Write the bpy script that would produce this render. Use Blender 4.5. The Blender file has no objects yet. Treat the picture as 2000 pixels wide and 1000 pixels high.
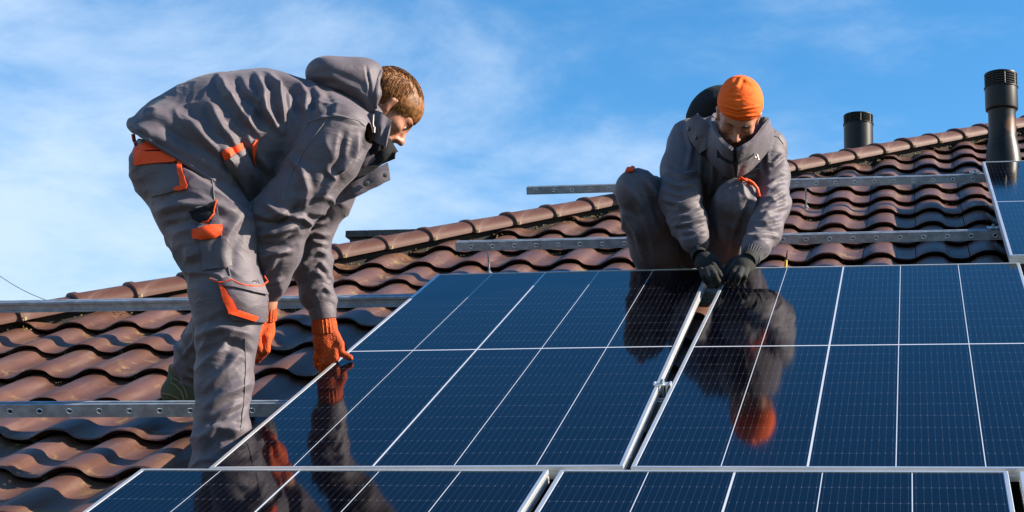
import bpy, bmesh, math, random
import numpy as np
from mathutils import Vector, Matrix
rnd = random.Random(7)
D = bpy.data
scene = bpy.context.scene
COL = scene.collection

# ---------------------------------------------------------------- frame of reference
# roof coordinates (u along the rows of tiles, v up the slope, n out of the roof); world z is up
PITCH = math.radians(25.0)
CP, SP = math.cos(PITCH), math.sin(PITCH)
def W(u, v, n=0.0):
    return Vector((u, v*CP - n*SP, v*SP + n*CP))
RM = Matrix.Rotation(PITCH, 4, 'X')

# ---------------------------------------------------------------- camera
F_PX, CX, CY = 3275.0, 1200.0, 500.0
CR = np.array([[0.98404968, 0.16919942, -0.05493433],
               [-0.01986467, -0.20235845, -0.97911003],
               [-0.17678127, 0.96458417, -0.19576967]])
CAM_UVN = (0.71289856, -3.94964936, 1.34169169)
cam_d = D.cameras.new('camera'); cam = D.objects.new('camera', cam_d); COL.objects.link(cam)
cam_d.sensor_width = 36.0; cam_d.lens = F_PX/2000*36.0
cam_d.shift_x = -(CX-1000)/2000.0
cam_d.clip_start = 0.05; cam_d.clip_end = 3000
_r, _dn, _f = [W(*CR[i]) for i in range(3)]
_m = Matrix.Identity(4)
for i in range(3):
    _m[i][0] = _r[i]; _m[i][1] = -_dn[i]; _m[i][2] = -_f[i]; _m[i][3] = W(*CAM_UVN)[i]
cam.matrix_world = _m
scene.camera = cam
CAMP, CAMR, CAMD, CAMF = W(*CAM_UVN), _r, _dn, _f
def PX(x, y, s):
    """point that stands at distance s (metres along the view axis) and shows at photograph position x, y"""
    return CAMP + (CAMR*((x-CX)/F_PX) + CAMD*((y-CY)/F_PX) + CAMF)*s

# ---------------------------------------------------------------- world, sun, exposure
SUN_DIR = W(2.2, 0.80, 1.0).normalized()
SUN_EL = math.asin(SUN_DIR.z); SUN_AZ = math.atan2(SUN_DIR.x, SUN_DIR.y)
world = D.worlds.new("World"); scene.world = world; world.use_nodes = True
class NT:
    """small helper to write node trees as expressions"""
    def __init__(s, tree): s.t = tree; s.n = tree.nodes; s.l = tree.links
    def node(s, typ, ins=None, **kw):
        nd = s.n.new(typ)
        for k, v in kw.items(): setattr(nd, k, v)
        for k, v in (ins or {}).items(): s.set(nd.inputs[k], v)
        return nd
    def set(s, sock, v):
        if isinstance(v, bpy.types.NodeSocket): s.l.new(v, sock)
        else: sock.default_value = v
    def m(s, op, a, b=None, c=None, clamp=False):
        nd = s.n.new('ShaderNodeMath'); nd.operation = op; nd.use_clamp = clamp
        s.set(nd.inputs[0], a)
        if b is not None: s.set(nd.inputs[1], b)
        if c is not None: s.set(nd.inputs[2], c)
        return nd.outputs[0]
    def vm(s, op, a, b=None, scale=None):
        nd = s.n.new('ShaderNodeVectorMath'); nd.operation = op
        s.set(nd.inputs[0], a)
        if b is not None: s.set(nd.inputs[1], b)
        if scale is not None: s.set(nd.inputs['Scale'], scale)
        return nd.outputs[0]
    def mix(s, f, a, b, mode='MIX'):
        nd = s.n.new('ShaderNodeMix'); nd.data_type = 'RGBA'; nd.blend_type = mode
        s.set(nd.inputs[0], f); s.set(nd.inputs[6], a); s.set(nd.inputs[7], b)
        return nd.outputs[2]
    def mixf(s, f, a, b):
        nd = s.n.new('ShaderNodeMix'); nd.data_type = 'FLOAT'
        s.set(nd.inputs[0], f); s.set(nd.inputs[2], a); s.set(nd.inputs[3], b)
        return nd.outputs[0]
    def noise(s, vec, scale, detail=4, rough=0.5, dist=0.0):
        nd = s.node('ShaderNodeTexNoise', {'Scale': scale, 'Detail': detail, 'Roughness': rough, 'Distortion': dist})
        if vec is not None: s.l.new(vec, nd.inputs['Vector'])
        return nd.outputs[0]
    def ramp(s, v, pts):
        nd = s.n.new('ShaderNodeValToRGB'); s.l.new(v, nd.inputs[0])
        el = nd.color_ramp.elements
        while len(el) > 1: el.remove(el[-1])
        el[0].position = pts[0][0]; el[0].color = c4(pts[0][1])
        for p, c in pts[1:]:
            e = el.new(p); e.color = c4(c)
        return nd.outputs[0]
    def smooth(s, v, lo, hi):
        nd = s.n.new('ShaderNodeMapRange'); nd.interpolation_type = 'SMOOTHSTEP'
        s.set(nd.inputs[0], v); nd.inputs[1].default_value = lo; nd.inputs[2].default_value = hi
        return nd.outputs[0]
def c4(c):
    if isinstance(c, (int, float)): return (c, c, c, 1)
    return tuple(c) + (1,) if len(c) == 3 else tuple(c)

wt = NT(world.node_tree); wt.n.clear()
sky = wt.node('ShaderNodeTexSky', sky_type='NISHITA', sun_disc=False, sun_elevation=SUN_EL, sun_rotation=SUN_AZ,
              altitude=200.0, air_density=1.0, dust_density=0.35, ozone_density=3.2)
gen = wt.node('ShaderNodeTexCoord').outputs['Generated']
sep = wt.node('ShaderNodeSeparateXYZ'); wt.l.new(gen, sep.inputs[0])
# the clouds: thin streaks of cirrus, stretched along the wind, thicker towards the left and low down
zc = wt.m('MAXIMUM', wt.m('ADD', sep.outputs[2], 0.25), 0.05)
cxy = wt.node('ShaderNodeCombineXYZ', {0: wt.m('DIVIDE', sep.outputs[0], zc), 1: wt.m('DIVIDE', sep.outputs[1], zc), 2: 0.0}).outputs[0]
mp = wt.node('ShaderNodeMapping', {'Rotation': (0, 0, 0.45), 'Scale': (1.0, 1.25, 1.0), 'Location': (0.7, 0.4, 0)}); wt.l.new(cxy, mp.inputs[0])
n1 = wt.noise(mp.outputs[0], 3.4, 10, 0.60, 0.22)
n2 = wt.noise(mp.outputs[0], 0.9, 4, 0.5, 0.3)
side = wt.m('MULTIPLY', wt.m('ADD', wt.m('MULTIPLY', sep.outputs[0], -1.0), 0.04), 0.62)      # more cloud to the left
low = wt.m('MULTIPLY', wt.m('SUBTRACT', 0.24, sep.outputs[2]), 1.3)
cl = wt.m('ADD', wt.m('ADD', wt.m('ADD', wt.m('MULTIPLY', n1, 1.0), wt.m('MULTIPLY', n2, 0.45)), side), low)
cl = wt.smooth(cl, 0.60, 1.20)
cl = wt.m('MULTIPLY', cl, 0.92)
hs = wt.node('ShaderNodeHueSaturation', {'Hue': 0.496, 'Saturation': 1.3, 'Value': 1.3, 'Color': sky.outputs[0]})
skyc = wt.mix(cl, hs.outputs[0], (4.3, 5.4, 6.9, 1))
bg = wt.node('ShaderNodeBackground', {'Color': skyc, 'Strength': 0.072})
out = wt.node('ShaderNodeOutputWorld'); wt.l.new(bg.outputs[0], out.inputs[0])

sun_d = D.lights.new('sun', 'SUN'); sun_d.energy = 5.0; sun_d.angle = math.radians(0.5); sun_d.color = (1.0, 0.88, 0.72)
sun = D.objects.new('sun', sun_d); COL.objects.link(sun)
sun.rotation_euler = SUN_DIR.to_track_quat('Z', 'Y').to_euler(); sun.location = (6, 2, 8)

scene.view_settings.view_transform = 'Standard'; scene.view_settings.look = 'None'
scene.view_settings.exposure = 1.2; scene.view_settings.gamma = 1.0
scene.render.engine = 'CYCLES'
scene.cycles.max_bounces = 6; scene.cycles.use_denoising = True
scene.cycles.caustics_reflective = False; scene.cycles.caustics_refractive = False

# ---------------------------------------------------------------- object helpers
def link(o, parent=None):
    COL.objects.link(o)
    if parent is not None: o.parent = parent
    return o
def tag(o, label=None, cat=None, group=None, kind=None):
    if label: o['label'] = label
    if cat: o['category'] = cat
    if group: o['group'] = group
    if kind: o['kind'] = kind
    return o
def empty(name, loc=(0, 0, 0), rot=None):
    o = D.objects.new(name, None); link(o); o.location = loc
    o.empty_display_size = 0.1
    if rot: o.rotation_euler = rot
    return o
def mesh_obj(name, verts, faces, mat, parent=None, smooth=False, loc=None, sharp=None):
    me = D.meshes.new(name); me.from_pydata([tuple(v) for v in verts], [], [tuple(f) for f in faces]); me.update()
    if smooth:
        me.polygons.foreach_set('use_smooth', [True]*len(me.polygons))
        if sharp: me.set_sharp_from_angle(angle=math.radians(sharp))
    mats = mat if isinstance(mat, (list, tuple)) else [mat]
    for mm in mats: me.materials.append(mm)
    o = D.objects.new(name, me); link(o, parent)
    if loc is not None: o.location = loc
    return o
class MB:
    """collects simple shapes into one mesh"""
    def __init__(s): s.v = []; s.f = []; s.mi = []
    def add(s, vs, fs, mi=0):
        b = len(s.v); s.v += [tuple(x) for x in vs]; s.f += [tuple(b+i for i in f) for f in fs]; s.mi += [mi]*len(fs)
    def box(s, lo, hi, mi=0):
        x0, y0, z0 = lo; x1, y1, z1 = hi
        vs = [(x0,y0,z0),(x1,y0,z0),(x1,y1,z0),(x0,y1,z0),(x0,y0,z1),(x1,y0,z1),(x1,y1,z1),(x0,y1,z1)]
        s.add(vs, [(0,3,2,1),(4,5,6,7),(0,1,5,4),(1,2,6,5),(2,3,7,6),(3,0,4,7)], mi)
    def tube(s, pts, r, n=12, mi=0, cap=True):
        pts = [Vector(p) for p in pts]; rs = r if isinstance(r, (list, tuple)) else [r]*len(pts)
        ref = None; rings = []
        for i, p in enumerate(pts):
            d = (pts[min(i+1, len(pts)-1)] - pts[max(i-1, 0)]).normalized()
            if ref is None: ref = d.orthogonal().normalized()
            a = (ref - d*ref.dot(d)).normalized(); ref = a; b = d.cross(a)
            rings.append([p + (a*math.cos(t)+b*math.sin(t))*rs[i] for t in [2*math.pi*k/n for k in range(n)]])
        vs = [q for ring in rings for q in ring]; fs = []
        for i in range(len(pts)-1):
            for k in range(n): fs.append((i*n+k, i*n+(k+1) % n, (i+1)*n+(k+1) % n, (i+1)*n+k))
        if cap: fs.append(tuple(range(n))[::-1]); fs.append(tuple((len(pts)-1)*n+k for k in range(n)))
        s.add(vs, fs, mi)
    def build(s, name, mat, parent=None, smooth=False, sharp=30, loc=None):
        o = mesh_obj(name, s.v, s.f, mat, parent, smooth, loc, sharp)
        if any(s.mi): o.data.polygons.foreach_set('material_index', s.mi)
        return o
def lathe(prof, n=40):
    mb = MB(); vs = []; fs = []
    for r, z in prof:
        for k in range(n): vs.append((r*math.cos(2*math.pi*k/n), r*math.sin(2*math.pi*k/n), z))
    for i in range(len(prof)-1):
        for k in range(n): fs.append((i*n+k, i*n+(k+1) % n, (i+1)*n+(k+1) % n, (i+1)*n+k))
    mb.add(vs, fs); return mb

# ---------------------------------------------------------------- materials
def new_mat(name):
    m = D.materials.new(name); m.use_nodes = True
    t = NT(m.node_tree); t.n.clear()
    p = t.node('ShaderNodeBsdfPrincipled'); o = t.node('ShaderNodeOutputMaterial'); t.l.new(p.outputs[0], o.inputs[0])
    return m, t, p
def bump(t, p, h, strength, dist=0.01):
    b = t.node('ShaderNodeBump', {'Strength': strength, 'Distance': dist, 'Height': h}); t.l.new(b.outputs[0], p.inputs['Normal'])
def simple(name, col, rough=0.5, metal=0.0, var=0.0, vscale=8, bumpy=0.0, bscale=60, rvar=0.0):
    m, t, p = new_mat(name)
    co = t.node('ShaderNodeTexCoord').outputs['Object']
    p.inputs['Roughness'].default_value = rough; p.inputs['Metallic'].default_value = metal
    if var:
        n = t.noise(co, vscale, 5, 0.6)
        c = t.mix(t.smooth(n, 0.3, 0.7), c4([x*(1-var) for x in col]), c4([min(1, x*(1+var)) for x in col]))
        t.l.new(c, p.inputs['Base Color'])
        if rvar: t.l.new(t.m('ADD', t.m('MULTIPLY', n, rvar), rough-rvar*0.5), p.inputs['Roughness'])
    else: p.inputs['Base Color'].default_value = c4(col)
    if bumpy: bump(t, p, t.noise(co, bscale, 4, 0.6), bumpy, 0.004)
    return m
# ================================================================ SETTING
# glazed roof tiles: dark brown with mottled wear, pale scuffs and ochre lichen in the channels
def tile_material(name, base1, base2, rough=.30):
    m, t, p = new_mat(name)
    co = t.node('ShaderNodeTexCoord').outputs['Object']
    at = t.node('ShaderNodeAttribute', attribute_name='tilevar'); av = t.node('ShaderNodeSeparateColor'); t.l.new(at.outputs['Color'], av.inputs[0])
    big = t.noise(co, 2.3, 5, 0.6, 0.4)
    fine = t.noise(co, 38, 6, 0.65)
    st = t.node('ShaderNodeMapping', {'Scale': (26, 3.0, 10)}); t.l.new(co, st.inputs[0])
    streak = t.noise(st.outputs[0], 1.0, 5, 0.6, 0.2)
    c = t.mix(t.smooth(big, 0.35, 0.7), c4(base1), c4(base2))
    c = t.mix(t.m('MULTIPLY', av.outputs[0], 0.40), c, (0.155, 0.080, 0.058, 1))
    c = t.mix(t.m('MULTIPLY', t.smooth(streak, 0.5, 0.75), 0.45), c, (0.205, 0.135, 0.108, 1))
    c = t.mix(t.m('MULTIPLY', t.smooth(fine, 0.5, 0.72), 0.12), c, (0.10, 0.035, 0.02, 1))
    # lichen and dust caught in the pans and at the joints
    li = t.noise(co, 9.0, 6, 0.7, 0.6)
    lich = t.m('MULTIPLY', t.smooth(li, 0.52, 0.66), av.outputs[1])
    c = t.mix(t.m('MULTIPLY', lich, 0.95), c, (0.24, 0.155, 0.05, 1))
    spk = t.noise(co, 190, 2, 0.5)
    c = t.mix(t.m('MULTIPLY', t.smooth(spk, 0.75, 0.80), 0.4), c, (0.5, 0.42, 0.3, 1))
    t.l.new(c, p.inputs['Base Color'])
    r = t.m('ADD', rough, t.m('MULTIPLY', streak, 0.22))
    r = t.m('ADD', r, t.m('MULTIPLY', lich, 0.4), clamp=True)
    t.l.new(r, p.inputs['Roughness'])
    p.inputs['Specular IOR Level'].default_value = 0.5
    bump(t, p, t.m('ADD', t.m('MULTIPLY', fine, 0.5), t.m('MULTIPLY', lich, 1.5)), 0.35, 0.0025)
    return m
M_TILE = tile_material('glazed_tile', (0.088, 0.039, 0.026), (0.130, 0.060, 0.041))
M_CAP = tile_material('glazed_cap', (0.082, 0.025, 0.013), (0.108, 0.034, 0.018), .55)
M_DARK = simple('dark_underlay', (0.02, 0.016, 0.014), 0.9)
M_WALL = simple('render_wall', (0.55, 0.5, 0.42), 0.9, var=0.1)
M_GROUND = simple('grass_ground', (0.06, 0.09, 0.035), 0.95, var=0.4, vscale=0.4)

ground = mesh_obj('ground', [(-1500, -1500, -6), (1500, -1500, -6), (1500, 1500, -6), (-1500, 1500, -6)], [(0, 1, 2, 3)], M_GROUND)
tag(ground, kind='structure')

# ---- the roof
HIP0, HIPK = 5.80, 1.172                      # the hip runs along v = HIP0 + HIPK*u
def hip_v(u): return HIP0 + HIPK*u
TU, TV = 0.2335, 0.3675                       # cover width and cover length of one tile
def prof(t):
    """height of one tile across its width, seam at 0, roll near .35, flat pan near .8"""
    pts = [(0, .007), (.05, .013), (.14, .0245), (.25, .0315), (.36, .033), (.46, .0305), (.535, .0235), (.575, .015), (.615, .0075), (.70, .0015), (.84, -.001), (.93, .001), (1.0, .006)]
    for (a, ya), (b, yb) in zip(pts, pts[1:]):
        if t <= b:
            k = (t-a)/(b-a); return ya + (yb-ya)*k
    return pts[-1][1]
roof = empty('tiled_roof', (0, 0, 0), (PITCH, 0, 0))
tag(roof, 'brown glazed clay tile roof with a line of half round caps climbing to the right', 'roof')
tb_v, tb_f, tb_c = [], [], []
TS = [0, .05, .11, .18, .26, .33, .40, .47, .53, .58, .62, .68, .75, .84, .93, .985]
rt = random.Random(3)
BASE = -0.15 - 0.033 - 0.024
for k in range(-10, 30):
    v0 = 0.065 + TV*k
    for j in range(-24, 27):
        ua = -1.305 + TU*j - 0.35*TU
        if hip_v(ua+TU) < v0 + 0.01: continue
        if ua > 4.4: continue
        jn = rt.uniform(-.0015, .0015); jt = rt.uniform(-.003, .003); jr = rt.uniform(-.0025, .0025); jv = rt.uniform(-.004, .004)
        tv = rt.random(); tl = rt.random()**2
        b = len(tb_v)
        FR = [0, .02, .5, 1.08]
        nt = len(TS)
        for ti, t in enumerate(TS):
            u = ua + t*TU + 0.001
            vm = min(v0 + TV*1.08, hip_v(u) + 0.03)
            y = prof(t)
            vv0 = v0 + jv + jr*(t-.5)
            if vm < vv0 + .012: vm = vv0 + .012
            # underside lip, lower edge, then up the tile
            tb_v.append((u, vv0 + .034, BASE + y + .003 + jn))
            tb_v.append((u, vv0, BASE + y + .022 + jn))
            for f in (0.012, 0.5, 1.0):
                v = vv0 + (vm-vv0)*f
                fr = (v-v0)/TV
                tb_v.append((u, v, BASE + y + .0245*(1-fr) + jn + jt*(fr-.5) + (0.0008 if f == .012 else 0)))
        for ti in range(nt-1):
            for q in range(4):
                a = b + ti*5 + q
                tb_f.append((a, a+5, a+6, a+1))
                pan = 1.0 if TS[ti] > .55 or TS[ti] < .03 else 0.25
                tb_c.append((tv, pan*(0.35+0.65*tl) * (1.0 if q >= 2 else .6)))
        # left flank of the roll, which stands proud of its neighbour's pan
        for q in range(4):
            a = b + q
            tb_v.append((tb_v[a][0]-.001, tb_v[a][1], tb_v[a][2]-.016))
        tb_v.append((tb_v[b+4][0]-.001, tb_v[b+4][1], tb_v[b+4][2]-.016))
        e = len(tb_v)-5
        for q in range(4):
            tb_f.append((e+q, b+q, b+q+1, e+q+1)); tb_c.append((tv, 0.8))
tiles = mesh_obj('roof_tiles', tb_v, tb_f, M_TILE, roof, smooth=True, sharp=38)
ca = tiles.data.color_attributes.new('tilevar', 'FLOAT_COLOR', 'CORNER')
buf = []
for pl, c in zip(tiles.data.polygons, tb_c): buf += [c[0], c[1], 0, 1]*pl.loop_total
ca.data.foreach_set('color', buf)
mesh_obj('roof_deck', [(-6, -3.7, -.235), (4.6, -3.7, -.235), (4.6, hip_v(4.6), -.235), (-6, hip_v(-6), -.235)], [(0, 1, 2, 3)], M_DARK, roof)
# the far slope beyond the hip, falling away to the left
mb = MB()
hA, hB = W(-6, hip_v(-6), -.20), W(4.6, hip_v(4.6), -.20)
fall = Vector((-CP, 0, -SP))*5
mb.add([hA, hB, hB+fall, hA+fall], [(0, 1, 2, 3)])
fs_ = mb.build('far_slope', M_TILE, roof); fs_.matrix_parent_inverse = RM.inverted()
wl = MB(); e0 = W(-5.6, -3.5, -.3); e1 = W(4.2, -3.5, -.3)
wl.box((e0.x, e0.y, -6), (e1.x, e0.y+.3, e0.z-.05))
wo = wl.build('wall', M_WALL, roof); wo.matrix_parent_inverse = RM.inverted()

# hip caps on a mortared batten
mb = MB(); a0, a1 = Vector((-6.0, hip_v(-6.0), 0)), Vector((4.6, hip_v(4.6), 0)); q_ = Vector((HIPK, -1, 0)).normalized()
for lo_, hi_, w_ in ((-.235, -.150, .035),):
    c_ = [a0-q_*w_, a1-q_*w_, a1+q_*w_, a0+q_*w_]
    mb.add([c+Vector((0, 0, lo_)) for c in c_] + [c+Vector((0, 0, hi_)) for c in c_], [(0,1,2,3),(4,5,6,7),(0,1,5,4),(1,2,6,5),(2,3,7,6),(3,0,4,7)])
mb.build('hip_batten', M_DARK, roof)
# hip caps
AX = Vector((1, HIPK, 0)).normalized(); AC = Vector((HIPK, -1, 0)).normalized()
CAPL = 0.1650*math.sqrt(1+HIPK**2)
def cap_ring(s, w, h, n0, m=14):
    out = []
    for i in range(m+1):
        a = math.pi*i/m
        out.append(AX*s + AC*(w*math.cos(a)) + Vector((0, 0, n0 + h*math.sin(a)**0.8 if 0 < i < m else n0)))
    return out
def make_cap():
    mb = MB()
    secs = [(-.03, .083, .050), (-.026, .088, .057), (-.006, .088, .057), (-.002, .083, .051), (.03, .0815, .049), (CAPL*.5, .079, .047), (CAPL+.0, .076, .044)]
    rings = [cap_ring(*x, -.006) for x in secs]
    m = len(rings[0]); vs = [q for r in rings for q in r]; fs = []
    for i in range(len(rings)-1):
        for k in range(m-1): fs.append((i*m+k, i*m+k+1, (i+1)*m+k+1, (i+1)*m+k))
    # thickness at the open lower end
    inner = [Vector((q.x, q.y, 0)) + (AX*0) for q in rings[0]]
    b = len(vs)
    for q in rings[0]:
        c = AX*(-.03); vs.append(c + (q-c)*0.86)
    for k in range(m-1): fs.append((k, k+1, b+k+1, b+k))
    mb.add(vs, fs)
    return mb
cap_proto = None
rc = random.Random(5)
M_CLIP = simple('brass_clip', (0.75, 0.62, 0.42), 0.35, 0.8)
for k in range(-24, 34):
    u = -0.985 + 0.165*k
    loc = Vector((u, hip_v(u), -0.132))
    if cap_proto is None:
        cp = make_cap().build('ridge_cap', M_CAP, roof, smooth=True, sharp=40)
        ca = cp.data.color_attributes.new('tilevar', 'FLOAT_COLOR', 'CORNER')
        ca.data.foreach_set('color', [0.3, 0.12, 0, 1]*len(cp.data.loops))
        cb = MB(); c0 = AC*.088 + AX*(-.016)
        cb.box((-.007, -.007, -.004), (.007, .007, .010)); cb.box((-.003, -.014, -.003), (.003, -.006, .004))
        cl_ = cb.build('clip', M_CLIP, cp); cl_.location = c0
        cap_proto = (cp, cl_)
    else:
        cp = cap_proto[0].copy(); link(cp, roof); c2 = cap_proto[1].copy(); link(c2, cp)
    cp.location = loc + Vector((0, 0, rc.uniform(-.002, .002)))
    cp.rotation_euler = (rc.uniform(-.006, .006), rc.uniform(-.01, .01), rc.uniform(-.008, .008))

# ---- roof vents
M_VENT = simple('dark_brown_plastic', (0.006, 0.005, 0.004), 0.42, var=0.2, vscale=14, rvar=.1)
M_VENT.node_tree.nodes['Principled BSDF'].inputs['Specular IOR Level'].default_value = .3
M_BLACK = simple('black_louvre', (0.008, 0.008, 0.008), 0.5)
def vent_sun_patch():
    m, t, p = new_mat('weathered_sun_patch_pipe')
    co = t.node('ShaderNodeTexCoord').outputs['Object']
    sp = t.node('ShaderNodeSeparateXYZ'); t.l.new(co, sp.inputs[0])
    d = t.vm('DISTANCE', co, (0.045, -0.07, 0.17)); dn = t.node('ShaderNodeVectorMath', operation='DISTANCE'); t.l.new(co, dn.inputs[0]); dn.inputs[1].default_value = (0.055, -0.06, 0.165)
    n = t.noise(co, 18, 4, .6)
    f = t.smooth(t.m('ADD', dn.outputs['Value'], t.m('MULTIPLY', n, .05)), .085, .060)
    c = t.mix(t.smooth(n, .3, .7), (0.006, 0.005, 0.004, 1), (0.011, 0.008, 0.006, 1))
    c = t.mix(f, c, (0.12, 0.045, 0.012, 1))  # orange patch of reflected sunlight, painted into the base colour
    t.l.new(c, p.inputs['Base Color']); p.inputs['Roughness'].default_value = .42; p.inputs['Specular IOR Level'].default_value = .3
    return m
def vent(name, label, base, h, r, full):
    o = empty(name, base); tag(o, label, 'roof vent', 'ventilation pipes on the roof')
    if full:
        pr = [(r*.92, -.12), (r*.92, .07), (r*.88, .085), (r*.84, .10), (r*.84, h*.50), (r*.86, h*.525), (r*.98, h*.545), (r, h*.565), (r, h*.80), (r*1.05, h*.805), (r*1.05, h*.815), (r*.9, h*.82)]
    else:
        pr = [(r, -.3), (r, h*.80), (r*1.05, h*.805), (r*1.05, h*.815), (r*.9, h*.82)]
    lathe(pr).build('pipe', vent_sun_patch() if full else M_VENT, o, smooth=True, sharp=35)
    if full: lathe([(r*1.12, -.09), (r*1.08, -.03), (r*1.0, .03), (r*.93, .06)]).build('flashing', M_VENT, o, smooth=True, sharp=40)
    z = h*.82; lv = [(r*.88, z)]
    st = (h*.965-z)/5
    for i in range(5):
        lv += [(r*.88, z+st*i+.001), (r*.88, z+st*i+st*.45), (r*1.0, z+st*i+st*.5), (r*1.01, z+st*i+st*.8), (r*.88, z+st*(i+1)-.0005)]
    lathe(lv).build('louvre', M_BLACK, o, smooth=True, sharp=30)
    lathe([(r*.88, h*.965-.004), (r*1.02, h*.965), (r*1.0, h*.98), (r*.8, h*.995), (r*.4, h*1.003), (0.0005, h*1.006)]).build('lid', M_VENT, o, smooth=True, sharp=50)
    for k in range(8):
        ribs = MB()
        a = 2*math.pi*k/8+.2; c, s_ = math.cos(a), math.sin(a)
        ribs.tube([(r*.97*c, r*.97*s_, z), (r*.97*c, r*.97*s_, h*.965)], .004, 6)
        ribs.build('rib', M_VENT, o)
    return o
vb = PX(1959.5, 303, 9.75)
vent('roof_vent', 'tall dark brown vent pipe with a painted-sunlight patch standing on the tiles above the panels', vb, 0.505, .0945, True)
vb1 = PX(1677.5, 330, 10.6)
vent('roof_vent', 'shorter plain vent pipe whose foot is hidden behind the roof hip', vb1, 0.36, .0925, False)

# ---- brick chimney top beyond the hip
M_BRICK = simple('dark_brick', (0.075, 0.058, 0.052), 0.8, var=.25, vscale=20, bumpy=.4)
ch = empty('chimney', PX(780, 520, 10.8)); tag(ch, 'low dark brick chimney top just showing behind the roof hip', 'chimney')
ppm = F_PX/10.8
def chy(y): return (508-y)/ppm
cb = MB(); x = -93/ppm
for wdt in (44, 31, 54, 50, 40):
    cb.box((x+.002, -.2, chy(462)), (x+wdt/ppm-.002, .25, chy(449.5))); x += wdt/ppm
cb.build('coping', M_BRICK, ch)
cb = MB(); cb.box((-86/ppm, -.17, chy(640)), (112/ppm, .22, chy(462)-.002)); cb.build('stack', M_BRICK, ch)

# ---- wires far beyond the roof
M_WIRE = simple('cable', (0.12, 0.13, 0.15), 0.6)
for (a, b, lb) in (((-60, 493), (150, 603), 'upper thin overhead cable crossing the sky at far left'), ((-60, 560), (60, 594), 'lower thin overhead cable just above the steel rail at far left')):
    mb = MB(); A, B = PX(*a, 45), PX(*b, 45)
    mb.tube([A.lerp(B, i/10) + Vector((0, 0, -.25*math.sin(math.pi*i/10))) for i in range(11)], .011, 6)
    tag(mb.build('overhead_cable', M_WIRE), lb, 'cable', 'overhead cables')

# ---- crumbs of moss and lichen in the channels and under the hip caps
M_MOSS = simple('dry_moss', (0.20, 0.15, 0.05), .95, var=.5, vscale=30)
mb = MB(); rm = random.Random(21)
def crumb(u, v, n, r):
    vs = [(u+r*rm.uniform(.6, 1.2)*x, v+r*rm.uniform(.6, 1.2)*y, n+r*rm.uniform(.3, .8)*z) for x, y, z in ((1,0,0),(0,1,0),(-1,0,0),(0,-1,0),(0,0,1),(0,0,-1))]
    mb.add(vs, [(0,1,4),(1,2,4),(2,3,4),(3,0,4),(1,0,5),(2,1,5),(3,2,5),(0,3,5)])
for k in range(-3, 17):
    for j in range(-20, 14):
        v0 = .065+TV*k; u = -1.305+TU*j+.42*TU
        if hip_v(u) < v0+.02 or rm.random() > .30: continue
        for q in range(rm.randint(3, 12)):
            crumb(u+rm.gauss(0, .028), v0-abs(rm.gauss(.008, .012)), BASE+.006+rm.uniform(0, .004), rm.uniform(.002, .0055))
for q in range(420):
    u = rm.uniform(-3.2, 1.6); v = hip_v(u)-rm.uniform(.10, .19)
    crumb(u, v, BASE+.030+rm.uniform(0, .012), rm.uniform(.003, .008))
mo = mb.build('moss', M_MOSS, None); mo.matrix_world = RM
tag(mo, 'dry yellow moss and lichen crumbs lying in the tile channels and under the hip caps', 'moss', kind='stuff')
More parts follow.
